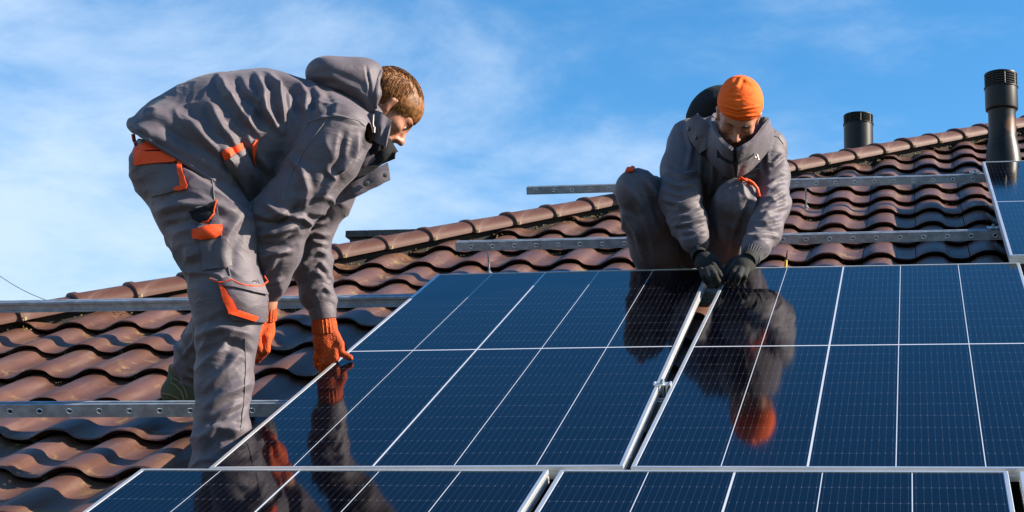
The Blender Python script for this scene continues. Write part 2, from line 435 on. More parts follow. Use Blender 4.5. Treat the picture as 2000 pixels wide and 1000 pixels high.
# ================================================================ PANELS AND RAILS
PW, PL, PH, LIP = 1.096, 2.384, 0.035, 0.011
def panel_glass():
    m, t, p = new_mat('solar_cells')
    co = t.node('ShaderNodeTexCoord').outputs['Object']
    sp = t.node('ShaderNodeSeparateXYZ'); t.l.new(co, sp.inputs[0]); x, y = sp.outputs[0], sp.outputs[1]
    cw = (PW-2*LIP)/5; rh = (PL-2*LIP)/22
    def line(coord, off, period, width, soft=0.0004):
        q = t.m('DIVIDE', t.m('SUBTRACT', coord, off), period)
        d = t.m('MULTIPLY', t.m('ABSOLUTE', t.m('SUBTRACT', t.m('FRACT', t.m('ADD', q, 0.5)), 0.5)), period)
        return t.smooth(d, width/2+soft, width/2-soft)
    def one(coord, at, width, soft=0.0005):
        d = t.m('ABSOLUTE', t.m('SUBTRACT', coord, at)); return t.smooth(d, width/2+soft, width/2-soft)
    cols = line(x, LIP, cw, 0.0023)
    thick = t.m('MULTIPLY', one(x, LIP+2*cw, 0.0056), t.m('SUBTRACT', 1.0, t.m('MULTIPLY', one(x, LIP+2*cw, 0.0022), 0.55)))
    mid = one(y, PL/2, 0.0090)
    white = t.m('MAXIMUM', t.m('MAXIMUM', cols, thick), mid)
    # busbars run up the panel, 12 to a cell, with pads at every cell joint
    bus = line(x, LIP+cw/24, cw/12, 0.0011)
    rows = line(y, LIP, rh, 0.0016)
    pad = t.m('MULTIPLY', line(x, LIP+cw/24, cw/12, 0.0026), line(y, LIP, rh, 0.010))
    n = t.noise(co, 3.0, 3, .5); nn = t.noise(co, 1.1, 3, .5)
    cellid = t.node('ShaderNodeTexWhiteNoise', noise_dimensions='2D')
    cv = t.node('ShaderNodeCombineXYZ', {0: t.m('FLOOR', t.m('DIVIDE', t.m('SUBTRACT', x, LIP), cw)), 1: t.m('FLOOR', t.m('DIVIDE', t.m('SUBTRACT', y, LIP), rh)), 2: 0.0}).outputs[0]
    t.l.new(cv, cellid.inputs['Vector'])
    cell = t.mix(cellid.outputs[0], (0.0007, 0.0009, 0.0028, 1), (0.0011, 0.0015, 0.0048, 1))
    c = t.mix(t.m('MULTIPLY', rows, t.m('MULTIPLY', t.smooth(n, .35, .6), 0.35)), cell, (0.10, 0.14, 0.20, 1))
    c = t.mix(t.m('MULTIPLY', bus, 0.20), c, (0.13, 0.14, 0.15, 1))
    c = t.mix(t.m('MULTIPLY', pad, 0.22), c, (0.22, 0.23, 0.25, 1))
    c = t.mix(white, c, (0.58, 0.62, 0.68, 1))
    # thin film of dust and a few specks
    dust = t.noise(co, 420, 2, .5)
    c = t.mix(t.m('MULTIPLY', t.smooth(dust, .76, .80), .35), c, (0.45, .45, .42, 1))
    t.l.new(c, p.inputs['Base Color'])
    # anti-reflective glass: weak, slightly blue mirror that strengthens towards grazing view
    p.inputs['IOR'].default_value = 1.33
    p.inputs['Specular Tint'].default_value = (0.42, 0.52, 0.85, 1)
    t.l.new(t.m('ADD', 0.048, t.m('MULTIPLY', t.smooth(nn, .3, .8), 0.045)), p.inputs['Roughness'])
    return m
M_GLASS = panel_glass()
M_ALU = simple('anodised_aluminium', (0.80, 0.80, 0.79), 0.38, 0.75, var=.06, vscale=6, rvar=.12)
M_STEEL = simple('galvanised_steel', (0.36, 0.41, 0.47), 0.45, 0.55, var=.22, vscale=30, rvar=.2)
M_BACK = simple('back_sheet', (0.7, 0.7, 0.7), 0.7)
def make_panel():
    root = empty('solar_panel')
    g = MB(); g.box((LIP-.002, LIP-.002, -.008), (PW-LIP+.002, PL-LIP+.002, -.0022)); g.build('cell_glass', M_GLASS, root)
    # frame with a mitred lip, an outer wall with a shallow groove, and an inner foot flange
    prof_ = [(LIP, -.0022), (LIP, -.0004), (LIP-.001, 0), (.0012, 0), (0, -.0012), (0, -.012), (.0012, -.013), (.0012, -.018), (0, -.019), (0, -.0345), (.0005, -.035), (.028, -.035), (.028, -.033), (.0025, -.033), (.0025, -.009), (LIP, -.009)]
    vs, fs = [], []
    for cx_, cy_, sx, sy in ((0, 0, 1, 1), (PW, 0, -1, 1), (PW, PL, -1, -1), (0, PL, 1, -1)):
        for d, z in prof_: vs.append((cx_+sx*d, cy_+sy*d, z))
    n = len(prof_)
    for s in range(4):
        for k in range(n):
            a, b = s*n+k, s*n+(k+1) % n; c, d = ((s+1) % 4)*n+(k+1) % n, ((s+1) % 4)*n+k
            fs.append((a, b, c, d))
    mb = MB(); mb.add(vs, fs); mb.build('frame', M_ALU, root, smooth=True, sharp=25)
    return root
pp = make_panel()
def place_panel(o, u, v, n, rz=0.0, tilt=0.0):
    o.matrix_world = Matrix.Translation(W(u, v, n)) @ RM @ Matrix.Rotation(rz, 4, 'Z') @ Matrix.Rotation(tilt, 4, 'X')
def copy_tree(o):
    c = o.copy(); link(c)
    for ch in list(o.children):
        d = ch.copy(); link(d, c)
    return c
A1, DU, DV = 0.0210859, -0.0205424, 0.008748
pA_u = DU + math.cos(A1)*(-PW); pA_v = DV + math.sin(A1)*(-PW)
SP_ = [
 (pA_u, pA_v, 0.0, A1, 0, 'solar panel gripped by the bending man, first from the left in the middle row'),
 (0.0, 0.0, 0.0, 0.0, 0, 'solar panel in the middle row carrying the reflection of the orange cap'),
 (1.128, -0.002, -0.001, 0.0, 0, 'solar panel at the right edge in the middle row, only a frame sliver showing'),
 (-1.302, -.020-PL, 0.0, 0.0, 0, 'solar panel in the front row whose upper left corner juts over the tiles'),
 (-0.176, -.020-PL, 0.0, 0.0, 0, 'solar panel in the front row below the clamp joint, middle one of the front row'),
 (0.946, -.022-PL, 0.0, 0.0, 0, 'solar panel in the front row at the lower right corner, mostly cut off'),
 (1.062, 2.408, 0.0235, 0.0, 0, 'solar panel mounted higher up the roof beside the tall vent pipe'),
]
for i, (u, v, n, rz, tl, lb) in enumerate(SP_):
    o = pp if i == 0 else copy_tree(pp)
    place_panel(o, u, v, n, rz, tl); tag(o, lb, 'solar panel', 'solar panels being mounted on the roof')

# rails: galvanised channel, holes punched through the front web
def make_rail(name, u0, u1, v, label, holes=True, n1=-.0355, hgt=.041, hoff=0.0, wd=.040):
    n0 = n1-hgt; t = .0025
    root = empty(name, W((u0+u1)/2, v, n0), (PITCH, 0, 0))
    L = (u1-u0)/2
    mb = MB()
    y0, y1 = -wd/2, wd/2
    if holes:
        P = 0.1; hr = .0075
        us = [-L]; k = math.ceil((-L - hoff)/P)
        cs = []
        while hoff + k*P < L - .02:
            c = hoff + k*P
            if c > -L+.02: cs.append(c)
            k += 1
        def web(y, inner):
            x = -L
            for c in cs:
                a, b = c-.015, c+.015
                mb.add([(x, y, 0), (a, y, 0), (a, y, hgt), (x, y, hgt)], [(0, 1, 2, 3)])
                N = 12
                ov = []; iv = []
                zc = hgt*.5
                sq = [(b, zc), (b, hgt), (c, hgt), (a, hgt), (a, zc), (a, 0), (c, 0), (b, 0)]
                oc = [(c + hr*1.35*math.cos(math.pi*q/4), zc + hr*math.sin(math.pi*q/4)) for q in range(8)]
                vs = [(p[0], y, p[1]) for p in sq] + [(p[0], y, p[1]) for p in oc] + [(p[0], y+inner, p[1]) for p in oc]
                fs = []
                for q in range(8):
                    fs.append((q, (q+1) % 8, 8+(q+1) % 8, 8+q)); fs.append((8+q, 8+(q+1) % 8, 16+(q+1) % 8, 16+q))
                mb.add(vs, fs); x = b
            mb.add([(x, y, 0), (L, y, 0), (L, y, hgt), (x, y, hgt)], [(0, 1, 2, 3)])
        web(y0, t); 
        mb.box((-L, y1-t, 0), (L, y1, hgt))
        mb.box((-L, y0+.0002, 0), (L, y1-t, t))
        mb.box((-L, y0+.0002, hgt-t), (L, y0+.011, hgt)); mb.box((-L, y1-.011, hgt-t), (L, y1-t, hgt))
        mb.box((-L, y0+.0105, hgt-.008), (L, y0+.0125, hgt)); mb.box((-L, y1-.0125, hgt-.008), (L, y1-.0108, hgt))
        mb.box((-L, y0+t, t), (-L+.0015, y1-t-.0002, hgt-t-.0002))
        # pressed rims round the holes catch the light
        for c in cs:
            pts = [(c + (.0095)*math.cos(a), y0-.0006, hgt*.5 + .0078*math.sin(a)) for a in [math.pi*q/6 for q in range(13)]]
            mb.tube(pts, .0013, 5, mi=1, cap=False)
    else:
        # extruded profile with two long grooves in its side
        pr = [(-wd/2, 0), (-wd/2, .007), (-wd/2+.006, .0095), (-wd/2+.006, .029), (-wd/2, .0315), (-wd/2, .040), (-wd/2+.003, hgt+.002), (-.006, hgt+.002), (-.006, hgt-.01), (.006, hgt-.01), (.006, hgt+.002), (wd/2, hgt+.002), (wd/2, 0)]
        n = len(pr); vs = [(-L, a, b) for a, b in pr] + [(L, a, b) for a, b in pr]
        mb.add(vs, [(k, (k+1) % n, n+(k+1) % n, n+k) for k in range(n)] + [tuple(range(n))[::-1], tuple(range(n, 2*n))])
    mb.build('channel', [M_STEEL, M_ALU], root)
    return tag(root, label, 'mounting rail', 'steel mounting rails across the tiles')
def hoff(u0, u1, at): 
    return (at-(u0+u1)/2) % 0.1
def rail(u0, u1, v, label, **k):
    return make_rail('mounting_rail', u0, u1, v, label, hoff=hoff(u0, u1, k.pop('at', 0)), **k)
rail(-4.2, 2.6, .709, 'punched steel rail crossing behind the near leg of the bending man at shin height', at=-2.082)
rail(-4.4, 2.6, 2.150, 'grooved steel rail running behind the bending man at the level of his gloved wrists', holes=False)
rail(-1.325, 2.9, 3.238, 'punched steel rail behind the squatting man at shin height, its left end above the panel', at=-1.152)
rail(-1.34, 2.9, 4.762, 'uppermost punched steel rail, its free end poking into the sky left of the squatting man', at=-1.29)
rail(-1.5, 2.6, -.60, 'steel rail under the front row of panels', holes=False)
rail(-1.5, 2.6, -1.95, 'lower steel rail under the front row of panels', holes=False)

# clamps
def make_clamp():
    root = empty('clamp')
    mb = MB(); mb.box((-.026, -.016, 0), (.026, .016, .0035)); mb.box((-.014, -.016, -.030), (-.0115, .016, 0)); mb.box((.0115, -.016, -.030), (.014, .016, 0))
    mb.box((-.026, -.016, .0035), (-.021, .016, .006)); mb.box((.021, -.016, .0035), (.026, .016, .006))
    mb.build('bracket', M_ALU, root)
    b = MB(); b.tube([(0, 0, .0036), (0, 0, .012)], .0075, 6); b.tube([(0, 0, .012), (0, 0, .017)], .004, 8); b.tube([(0, 0, -.040), (0, 0, .0035)], .004, 8)
    b.build('bolt', M_STEEL, root)
    return root
cl0 = make_clamp()
def put(o, u, v, n, lb, cat, grp, rz=0):
    o.matrix_world = Matrix.Translation(W(u, v, n)) @ RM @ Matrix.Rotation(rz, 4, 'Z'); return tag(o, lb, cat, grp)
put(cl0, -0.026, .745, .0008, 'small bright clamp bridging the gap between the two middle row panels', 'clamp', 'panel clamps')
put(copy_tree(cl0), 1.04, 3.238, -.028, 'small clamp where the lower rail meets the left edge of the raised panel', 'clamp', 'panel clamps')
put(copy_tree(cl0), 1.02, 4.762, -.028, 'small clamp on the uppermost rail beside the raised panel', 'clamp', 'panel clamps')

# hanger bolts carrying the rails
def make_bolt():
    root = empty('hanger_bolt')
    b = MB(); b.tube([(0, 0, -.13), (0, 0, .01)], .0042, 8); b.build('rod', M_STEEL, root)
    b = MB(); b.tube([(0, 0, -.095), (0, 0, -.088)], .009, 6); b.tube([(0, 0, -.100), (0, 0, -.095)], .013, 14); b.build('nut', M_STEEL, root)
    return root
hb = make_bolt()
put(hb, -1.175, 3.213, -.080, 'thin threaded rod under the left end of the rail above the middle row', 'bolt', 'hanger bolts under the rails')
put(copy_tree(hb), .155, 4.735, -.082, 'thin threaded rod with a nut under the uppermost rail right of the squatting man', 'bolt', 'hanger bolts under the rails')
for u, v in ((-2.9, .705), (-1.95, 2.16)):
    pass

# marker left standing in the tiles
M_YEL = simple('yellow_plastic', (0.65, 0.42, 0.03), .4)
M_BLK = simple('black_plastic', (0.012, 0.012, 0.012), .4)
mk = empty('marker', PX(1533.5, 521, 7.0)); tag(mk, 'small black and yellow marker standing upright on the tiles behind the panel edge', 'marker')
b = MB(); b.tube([(0, 0, -.03), (.004, 0, .028)], [.007, .006], 10); b.build('barrel', M_YEL, mk, smooth=True, sharp=40)
b = MB(); b.tube([(.004, 0, .028), (.0075, 0, .045), (.010, 0, .072)], [.0055, .0045, .002], 10); b.build('cap', M_BLK, mk, smooth=True, sharp=40)
# ================================================================ SCULPTING KIT (distance fields turned into meshes)
from mathutils.bvhtree import BVHTree
def settle(o, parent):
    bpy.context.view_layer.update(); o.matrix_parent_inverse = parent.matrix_world.inverted()
def V3(p): return np.array([p[0], p[1], p[2]], dtype=np.float64)
def smin(a, b, k):
    if k <= 0: return np.minimum(a, b)
    h = np.maximum(k-np.abs(a-b), 0)/k
    return np.minimum(a, b) - h*h*k*0.25
def smax(a, b, k): return -smin(-a, -b, k)
def cone(P, a, b, ra, rb, flat=None):
    """capsule with a radius at each end; flat=(axis, factor) squeezes it along an axis"""
    a, b = V3(a), V3(b)
    ab = b-a; pa = P-a
    if flat is not None:
        ax = V3(flat[0]); ax = ax/np.linalg.norm(ax); f = 1/flat[1]-1
        pa = pa + np.outer(pa@ax, ax)*f; ab = ab + ax*(ab@ax)*f
    t = np.clip((pa@ab)/max(ab@ab, 1e-12), 0, 1)
    return np.linalg.norm(pa-t[:, None]*ab, axis=1) - (ra+(rb-ra)*t)
def ellip(P, c, r, M=None):
    q = P-V3(c)
    if M is not None: q = q@M            # M columns = local axes
    r = np.array(r, dtype=np.float64)
    k0 = np.linalg.norm(q/r, axis=1); k1 = np.linalg.norm(q/(r*r), axis=1)
    return k0*(k0-1)/np.maximum(k1, 1e-9)
def halfspace(P, c, n): n = V3(n)/np.linalg.norm(V3(n)); return (P-V3(c))@n
class Field:
    """ordered list of shapes combined smoothly; evaluated only near each shape"""
    def __init__(s): s.ops = []
    def cone(s, a, b, ra, rb, k=.03, flat=None): s.ops.append(('u', k, lambda P: cone(P, a, b, ra, rb, flat))); return s
    def chain(s, pts, rs, k=.03, flat=None, kin=.02):
        for i in range(len(pts)-1): s.cone(pts[i], pts[i+1], rs[i], rs[i+1], k if i == 0 else kin, flat)
        return s
    def ell(s, c, r, M=None, k=.03): s.ops.append(('u', k, lambda P: ellip(P, c, r, M))); return s
    def sub(s, f, k=.01): s.ops.append(('s', k, f)); return s
    def cut(s, c, n, k=.004): s.ops.append(('c', k, lambda P: halfspace(P, c, n))); return s
    def __call__(s, P):
        d = np.full(len(P), 1e3)
        for op, k, f in s.ops:
            e = f(P)
            if op == 'u': d = smin(d, e, k)
            elif op == 's': d = smax(d, -e, k)
            else: d = smax(d, e, k)
        return d
def surface(f, lo, hi, h):
    """naive surface nets over a sparse grid"""
    lo = V3(lo); hi = V3(hi); B = 8
    nb = np.ceil((hi-lo)/(h*B)).astype(int)
    N = nb*B+1
    # coarse pass to find the blocks the surface crosses
    gi = np.stack(np.meshgrid(*[np.arange(n) for n in nb], indexing='ij'), -1).reshape(-1, 3)
    dc = f(lo + (gi*B+B/2)*h)
    act = gi[np.abs(dc) < h*B*1.35]
    A = np.full(N, 1.0, dtype=np.float32)
    A_in = np.full(nb, False); A_in.reshape(-1)[:] = dc < 0
    A[:-1, :-1, :-1] = np.where(np.repeat(np.repeat(np.repeat(A_in, B, 0), B, 1), B, 2), -1.0, 1.0)
    loc = np.stack(np.meshgrid(*[np.arange(B+1)]*3, indexing='ij'), -1).reshape(-1, 3)
    for s in range(0, len(act), 400):
        blk = act[s:s+400]
        idx = (blk[:, None, :]*B + loc[None]).reshape(-1, 3)
        A[idx[:, 0], idx[:, 1], idx[:, 2]] = f(lo + idx*h)
    n0, n1, n2 = N
    ins = A < 0
    cnt = np.zeros((n0-1, n1-1, n2-1), dtype=np.int8)
    for dx in (0, 1):
        for dy in (0, 1):
            for dz in (0, 1): cnt += ins[dx:n0-1+dx, dy:n1-1+dy, dz:n2-1+dz]
    cells = np.argwhere((cnt > 0) & (cnt < 8))
    vid = np.full((n0-1, n1-1, n2-1), -1, dtype=np.int64); vid[tuple(cells.T)] = np.arange(len(cells))
    acc = np.zeros((len(cells), 3)); w = np.zeros(len(cells))
    C = [np.array(c) for c in ((0,0,0),(1,0,0),(0,1,0),(1,1,0),(0,0,1),(1,0,1),(0,1,1),(1,1,1))]
    for a in range(8):
        for b in range(a+1, 8):
            if np.abs(C[a]-C[b]).sum() != 1: continue
            va = A[tuple((cells+C[a]).T)]; vb = A[tuple((cells+C[b]).T)]
            m = (va < 0) != (vb < 0)
            t = np.where(m, va/np.where(m, va-vb, 1), 0)
            acc += np.where(m[:, None], C[a] + (C[b]-C[a])*t[:, None], 0); w += m
    verts = lo + (cells + acc/w[:, None])*h
    faces = []
    for ax in range(3):
        o = [0, 0, 0]; o[ax] = 1
        sl1 = tuple(slice(0, N[i]-o[i]) for i in range(3)); sl2 = tuple(slice(o[i], N[i]) for i in range(3))
        a_, b_ = ins[sl1], ins[sl2]
        e = np.argwhere(a_ != b_)
        p, q = [(1, 2), (2, 0), (0, 1)][ax]
        ok = (e[:, p] > 0) & (e[:, q] > 0) & (e[:, p] < N[p]-1) & (e[:, q] < N[q]-1)
        e = e[ok]
        dp = np.zeros(3, int); dp[p] = 1; dq = np.zeros(3, int); dq[q] = 1
        g = lambda off: vid[tuple((e-off).T)]
        quad = np.stack([g(dp+dq), g(dq), g(0*dp), g(dp)], 1)
        flip = ~a_[tuple(e.T)]
        quad[flip] = quad[flip][:, ::-1]
        faces.append(quad)
    faces = np.concatenate(faces)
    return verts, faces[(faces >= 0).all(1)]
def vnormals(v, f):
    n = np.cross(v[f[:, 2]]-v[f[:, 0]], v[f[:, 3]]-v[f[:, 1]])
    out = np.zeros_like(v)
    for k in range(4): np.add.at(out, f[:, k], n)
    return out/np.maximum(np.linalg.norm(out, axis=1), 1e-12)[:, None]
def relax(v, f, it=1, lam=.5):
    for _ in range(it):
        acc = np.zeros_like(v); w = np.zeros(len(v))
        for k in range(4):
            a, b = f[:, k], f[:, (k+1) % 4]
            np.add.at(acc, a, v[b]); np.add.at(w, a, 1); np.add.at(acc, b, v[a]); np.add.at(w, b, 1)
        v = v*(1-lam) + lam*acc/np.maximum(w, 1)[:, None]
    return v
_rs = np.random.RandomState(11); _LAT = _rs.rand(32, 32, 32)
def vnoise(P):
    i = np.floor(P).astype(int); f = P-i; f = f*f*(3-2*f); r = 0
    for dx in (0, 1):
        for dy in (0, 1):
            for dz in (0, 1):
                w = (f[:, 0] if dx else 1-f[:, 0])*(f[:, 1] if dy else 1-f[:, 1])*(f[:, 2] if dz else 1-f[:, 2])
                r = r + w*_LAT[(i[:, 0]+dx) % 32, (i[:, 1]+dy) % 32, (i[:, 2]+dz) % 32]
    return r
def fbm(P, o=3):
    r = 0; a = 1; t = 0
    for _ in range(o): r = r + a*vnoise(P); t += a; a *= .5; P = P*2.03+7.1
    return r/t
def folds(P, axis, freq, amp, seed=0, warp=1.2, along=.25):
    """cloth folds: ridges that run roughly across 'axis', bent and broken by noise"""
    ax = V3(axis)/np.linalg.norm(V3(axis))
    Q = P + seed*3.7
    ph = (P@ax)*freq + warp*(fbm(Q*5, 2)-.5)*4
    r = 1-np.abs(np.sin(math.pi*ph))
    m = np.clip((fbm(Q*7+5, 2)-.35)*3, 0, 1)
    return amp*(r**1.5-.35)*m
def to_px(P):
    q = P-V3(CAMP); z = q@V3(CAMF)
    return np.stack([CX+F_PX*(q@V3(CAMR))/z, CY+F_PX*(q@V3(CAMD))/z], 1), z
def stroke(v, n, pts, h, w, tail=1.0, side=0.0):
    """a single crease or ridge pressed into the side of the cloth that faces the viewer's side; pts are positions, w its half width in m"""
    xy, z = to_px(v); pts = np.array(pts, float)
    mpp = z/F_PX
    best = np.full(len(v), 1e9); tt = np.zeros(len(v)); sg = np.zeros(len(v))
    L = np.r_[0, np.cumsum(np.linalg.norm(np.diff(pts, axis=0), axis=1))]; tot = L[-1]
    for i in range(len(pts)-1):
        a, b = pts[i], pts[i+1]; ab = b-a; t = np.clip(((xy-a)@ab)/(ab@ab), 0, 1)
        q = xy-(a+t[:, None]*ab); d = np.linalg.norm(q, axis=1)
        m = d < best; best[m] = d[m]; tt[m] = ((L[i]+t*(L[i+1]-L[i]))/tot)[m]; sg[m] = np.sign(ab[0]*q[:, 1]-ab[1]*q[:, 0])[m]
    dm = best*mpp*sg
    env = np.clip(np.minimum(tt, 1-tt)*4/tail+.25, 0, 1)
    prof_ = np.exp(-np.abs(dm/w)**1.5) - .45*np.exp(-((dm-1.7*w)/w)**2) - .45*np.exp(-((dm+1.7*w)/w)**2) + side*np.tanh(dm/w)*np.exp(-(dm/(3*w))**2)
    view = V3(CAMP)-v; view /= np.linalg.norm(view, axis=1)[:, None]
    face = np.clip((n*view).sum(1)*1.6, 0, 1)
    return h*prof_*env*face
def to_mesh(name, v, f, mat, parent=None):
    me = D.meshes.new(name)
    me.vertices.add(len(v)); me.vertices.foreach_set('co', v.astype(np.float32).ravel())
    me.loops.add(len(f)*4); me.loops.foreach_set('vertex_index', f.astype(np.int32).ravel())
    me.polygons.add(len(f)); me.polygons.foreach_set('loop_start', np.arange(0, len(f)*4, 4, dtype=np.int32))
    me.polygons.foreach_set('use_smooth', np.ones(len(f), bool))
    me.update(calc_edges=True); me.validate()
    for m in (mat if isinstance(mat, (list, tuple)) else [mat]): me.materials.append(m)
    o = D.objects.new(name, me); link(o, parent)
    if parent is not None: settle(o, parent)
    return o
def sculpt(name, field, pts, margin, h, mat, parent, disp=None, smooth_it=1, post=1):
    """bounding box from points + margin, mesh the field, then press folds in along the normals"""
    A = np.array([V3(p) for p in pts]); lo, hi = A.min(0)-margin, A.max(0)+margin
    v, f = surface(field, lo, hi, h)
    if smooth_it: v = relax(v, f, smooth_it, .5)
    if disp is not None:
        n = vnormals(v, f); v = v + n*disp(v, n)[:, None]
        if post: v = relax(v, f, post, .35)
    o = to_mesh(name, v, f, mat, parent); o['_bv'] = 0
    del o['_bv']
    BV[o.name] = BVHTree.FromPolygons([tuple(x) for x in v], [tuple(int(i) for i in q) for q in f])
    return o
BV = {}
def hit(garment, x, y, s_fb):
    """where the line of sight through photograph position x, y meets the garment"""
    best = None
    for g in (garment if isinstance(garment, (list, tuple)) else [garment]):
        d = (PX(x, y, 1.0)-CAMP).normalized()
        r = BV[g.name].ray_cast(CAMP, d)
        if r[0] is not None and (best is None or r[3] < best[2]): best = (r[0], r[1], r[3])
    if best is None: return PX(x, y, s_fb), (CAMP-PX(x, y, s_fb)).normalized()
    n = best[1]
    if n.dot(best[0]-CAMP) > 0: n = -n
    return best[0], n
def lerp2(q, a, b):
    (x0, y0), (x1, y1), (x2, y2), (x3, y3) = q       # a runs 0-1 from corner 0 to 1, b from edge 01 to edge 32
    x = (x0*(1-a)+x1*a)*(1-b)+(x3*(1-a)+x2*a)*b; y = (y0*(1-a)+y1*a)*(1-b)+(y3*(1-a)+y2*a)*b
    return x, y
def sheet(name, P, th, mat, parent, wob=None):
    """P: grid [rows][cols] of points; thickened into a cloth sheet"""
    R, Cn = len(P), len(P[0]); vs = []
    N = [[None]*Cn for _ in range(R)]
    for i in range(R):
        for j in range(Cn):
            du = P[i][min(j+1, Cn-1)]-P[i][max(j-1, 0)]; dv = P[min(i+1, R-1)][j]-P[max(i-1, 0)][j]
            n = du.cross(dv); n = n.normalized() if n.length > 1e-9 else Vector((0, -1, 0))
            if n.dot(P[i][j]-CAMP) > 0: n = -n
            N[i][j] = n
    for i in range(R):
        for j in range(Cn): vs.append(P[i][j]+N[i][j]*th/2)
    for i in range(R):
        for j in range(Cn): vs.append(P[i][j]-N[i][j]*th/2)
    o_ = R*Cn; fs = []
    for i in range(R-1):
        for j in range(Cn-1):
            a = i*Cn+j; fs.append((a, a+1, a+Cn+1, a+Cn)); fs.append((o_+a, o_+a+Cn, o_+a+Cn+1, o_+a+1))
    ring = [j for j in range(Cn)] + [i*Cn+Cn-1 for i in range(1, R)] + [(R-1)*Cn+j for j in range(Cn-2, -1, -1)] + [i*Cn for i in range(R-2, 0, -1)]
    for a, b in zip(ring, ring[1:]+ring[:1]): fs.append((b, a, o_+a, o_+b))
    ob = mesh_obj(name, vs, fs, mat, parent, smooth=True, sharp=60)
    if parent is not None: settle(ob, parent)
    return ob
def on_cloth(name, garment, quad, mat, parent, off=.003, th=.004, n=10, m=6, s_fb=5, bulge=0.0):
    P = []
    for i in range(m+1):
        row = []
        for j in range(n+1):
            x, y = lerp2(quad, j/n, i/m); p, nn = hit(garment, x, y, s_fb)
            b = bulge*math.sin(math.pi*j/n)*math.sin(math.pi*i/m)
            row.append(p+nn*(off+b))
        P.append(row)
    return sheet(name, P, th, mat, parent)
def seam(name, garment, pts, r, mat, parent, off=.0, s_fb=5, step=5, dash=None):
    q = []
    for (a, b) in zip(pts, pts[1:]):
        L = math.hypot(b[0]-a[0], b[1]-a[1]); k = max(1, int(L/step))
        q += [(a[0]+(b[0]-a[0])*i/k, a[1]+(b[1]-a[1])*i/k) for i in range(k)]
    q.append(pts[-1])
    P = []
    for x, y in q:
        p, nn = hit(garment, x, y, s_fb); P.append(p+nn*off)
    mb = MB(); mb.tube(P, r, 6)
    o = mb.build(name, mat, parent, smooth=True, sharp=60); settle(o, parent)
    return o
def snap(garment, x, y, r, mat, parent, s_fb=5, name='snap'):
    p, nn = hit(garment, x, y, s_fb); mb = MB()
    mb.tube([p, p+nn*.0035, p+nn*.0045], [r, r, r*.6], 12)
    o = mb.build(name, mat, parent, smooth=True, sharp=50); settle(o, parent); return o

# ---- cloth, knit, skin and hair materials
def cloth(name, col, rough=.64, weave=1500, var=.12, sheen=.1):
    m, t, p = new_mat(name)
    co = t.node('ShaderNodeTexCoord').outputs['Object']
    n = t.noise(co, 5, 5, .6); f = t.noise(co, 45, 5, .65, .5)
    c = t.mix(t.smooth(n, .3, .7), c4([x*(1-var) for x in col]), c4([x*(1+var) for x in col]))
    c = t.mix(t.m('MULTIPLY', t.smooth(f, .58, .75), .18), c, c4([x*1.5 for x in col]))
    t.l.new(c, p.inputs['Base Color']); p.inputs['Roughness'].default_value = rough
    p.inputs['Sheen Weight'].default_value = sheen; p.inputs['Sheen Roughness'].default_value = .5
    st = t.node('ShaderNodeMapping', {'Scale': (1, 1, 2.2), 'Rotation': (.3, .5, .2)}); t.l.new(co, st.inputs[0])
    w = t.noise(st.outputs[0], 24, 4, .6, .8)
    rg = t.noise(st.outputs[0], 7.5, 2, .45, .9)
    rg = t.m('POWER', t.m('SUBTRACT', 1.0, t.m('ABSOLUTE', t.m('MULTIPLY', t.m('SUBTRACT', rg, .5), 5.0), clamp=True)), 2.0)
    w = t.m('ADD', t.m('MULTIPLY', w, .7), t.m('MULTIPLY', rg, .55))
    ms = t.noise(st.outputs[0], 75, 3, .6, .5)
    bump(t, p, t.m('ADD', w, t.m('MULTIPLY', ms, .15)), .22, .009)
    return m
M_GREY = cloth('grey_twill', (0.096, 0.077, 0.091))
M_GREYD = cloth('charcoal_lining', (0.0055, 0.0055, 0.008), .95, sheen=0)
M_ORANGE = cloth('orange_trim', (0.92, 0.068, 0.002), .7, var=.05, sheen=0)
M_RED = cloth('dark_red_lining', (0.30, 0.02, 0.008), .8)
M_THREAD = simple('thread', (0.17, 0.15, 0.15), .8)
M_SNAP = simple('dark_snap', (0.05, 0.045, 0.05), .3, .7)
M_BRASS = simple('pale_snap', (0.22, 0.19, 0.17), .35, .8)
def knit(name, col, axis_scale=170, amp=.8):
    m, t, p = new_mat(name)
    co = t.node('ShaderNodeTexCoord').outputs['Object']
    n = t.noise(co, 14, 4, .6); v = t.node('ShaderNodeTexVoronoi', {'Scale': axis_scale}); t.l.new(co, v.inputs['Vector'])
    c = t.mix(t.smooth(n, .3, .7), c4([x*.6 for x in col]), c4([min(1, x*1.15) for x in col]))
    c = t.mix(t.m('MULTIPLY', t.smooth(v.outputs[0], .2, .8), .5), c, c4([x*.35 for x in col]))
    t.l.new(c, p.inputs['Base Color']); p.inputs['Roughness'].default_value = .85
    bump(t, p, v.outputs[0], amp, -.002)
    return m
M_GLOVE_O = knit('orange_knit', (0.66, 0.085, 0.006))
M_GLOVE_B = knit('black_knit', (0.010, 0.010, 0.008), 230, .5)
M_CUFF = knit('ribbed_cuff', (0.05, 0.05, 0.06))
def skin_mat():
    m, t, p = new_mat('skin')
    co = t.node('ShaderNodeTexCoord').outputs['Object']
    n = t.noise(co, 30, 5, .6)
    t.l.new(t.mix(t.smooth(n, .35, .7), (0.40, 0.155, 0.09, 1), (0.48, 0.215, 0.13, 1)), p.inputs['Base Color'])
    p.inputs['Roughness'].default_value = .48; p.inputs['Subsurface Weight'].default_value = .12
    p.inputs['Subsurface Radius'].default_value = (.012, .004, .002); p.inputs['Subsurface Scale'].default_value = .4
    bump(t, p, t.noise(co, 260, 3, .6), .25, .001)
    return m
M_SKIN = skin_mat()
M_EYEW = simple('eye_white', (.6, .56, .52), .3); M_IRIS = simple('iris', (.03, .02, .015), .2)
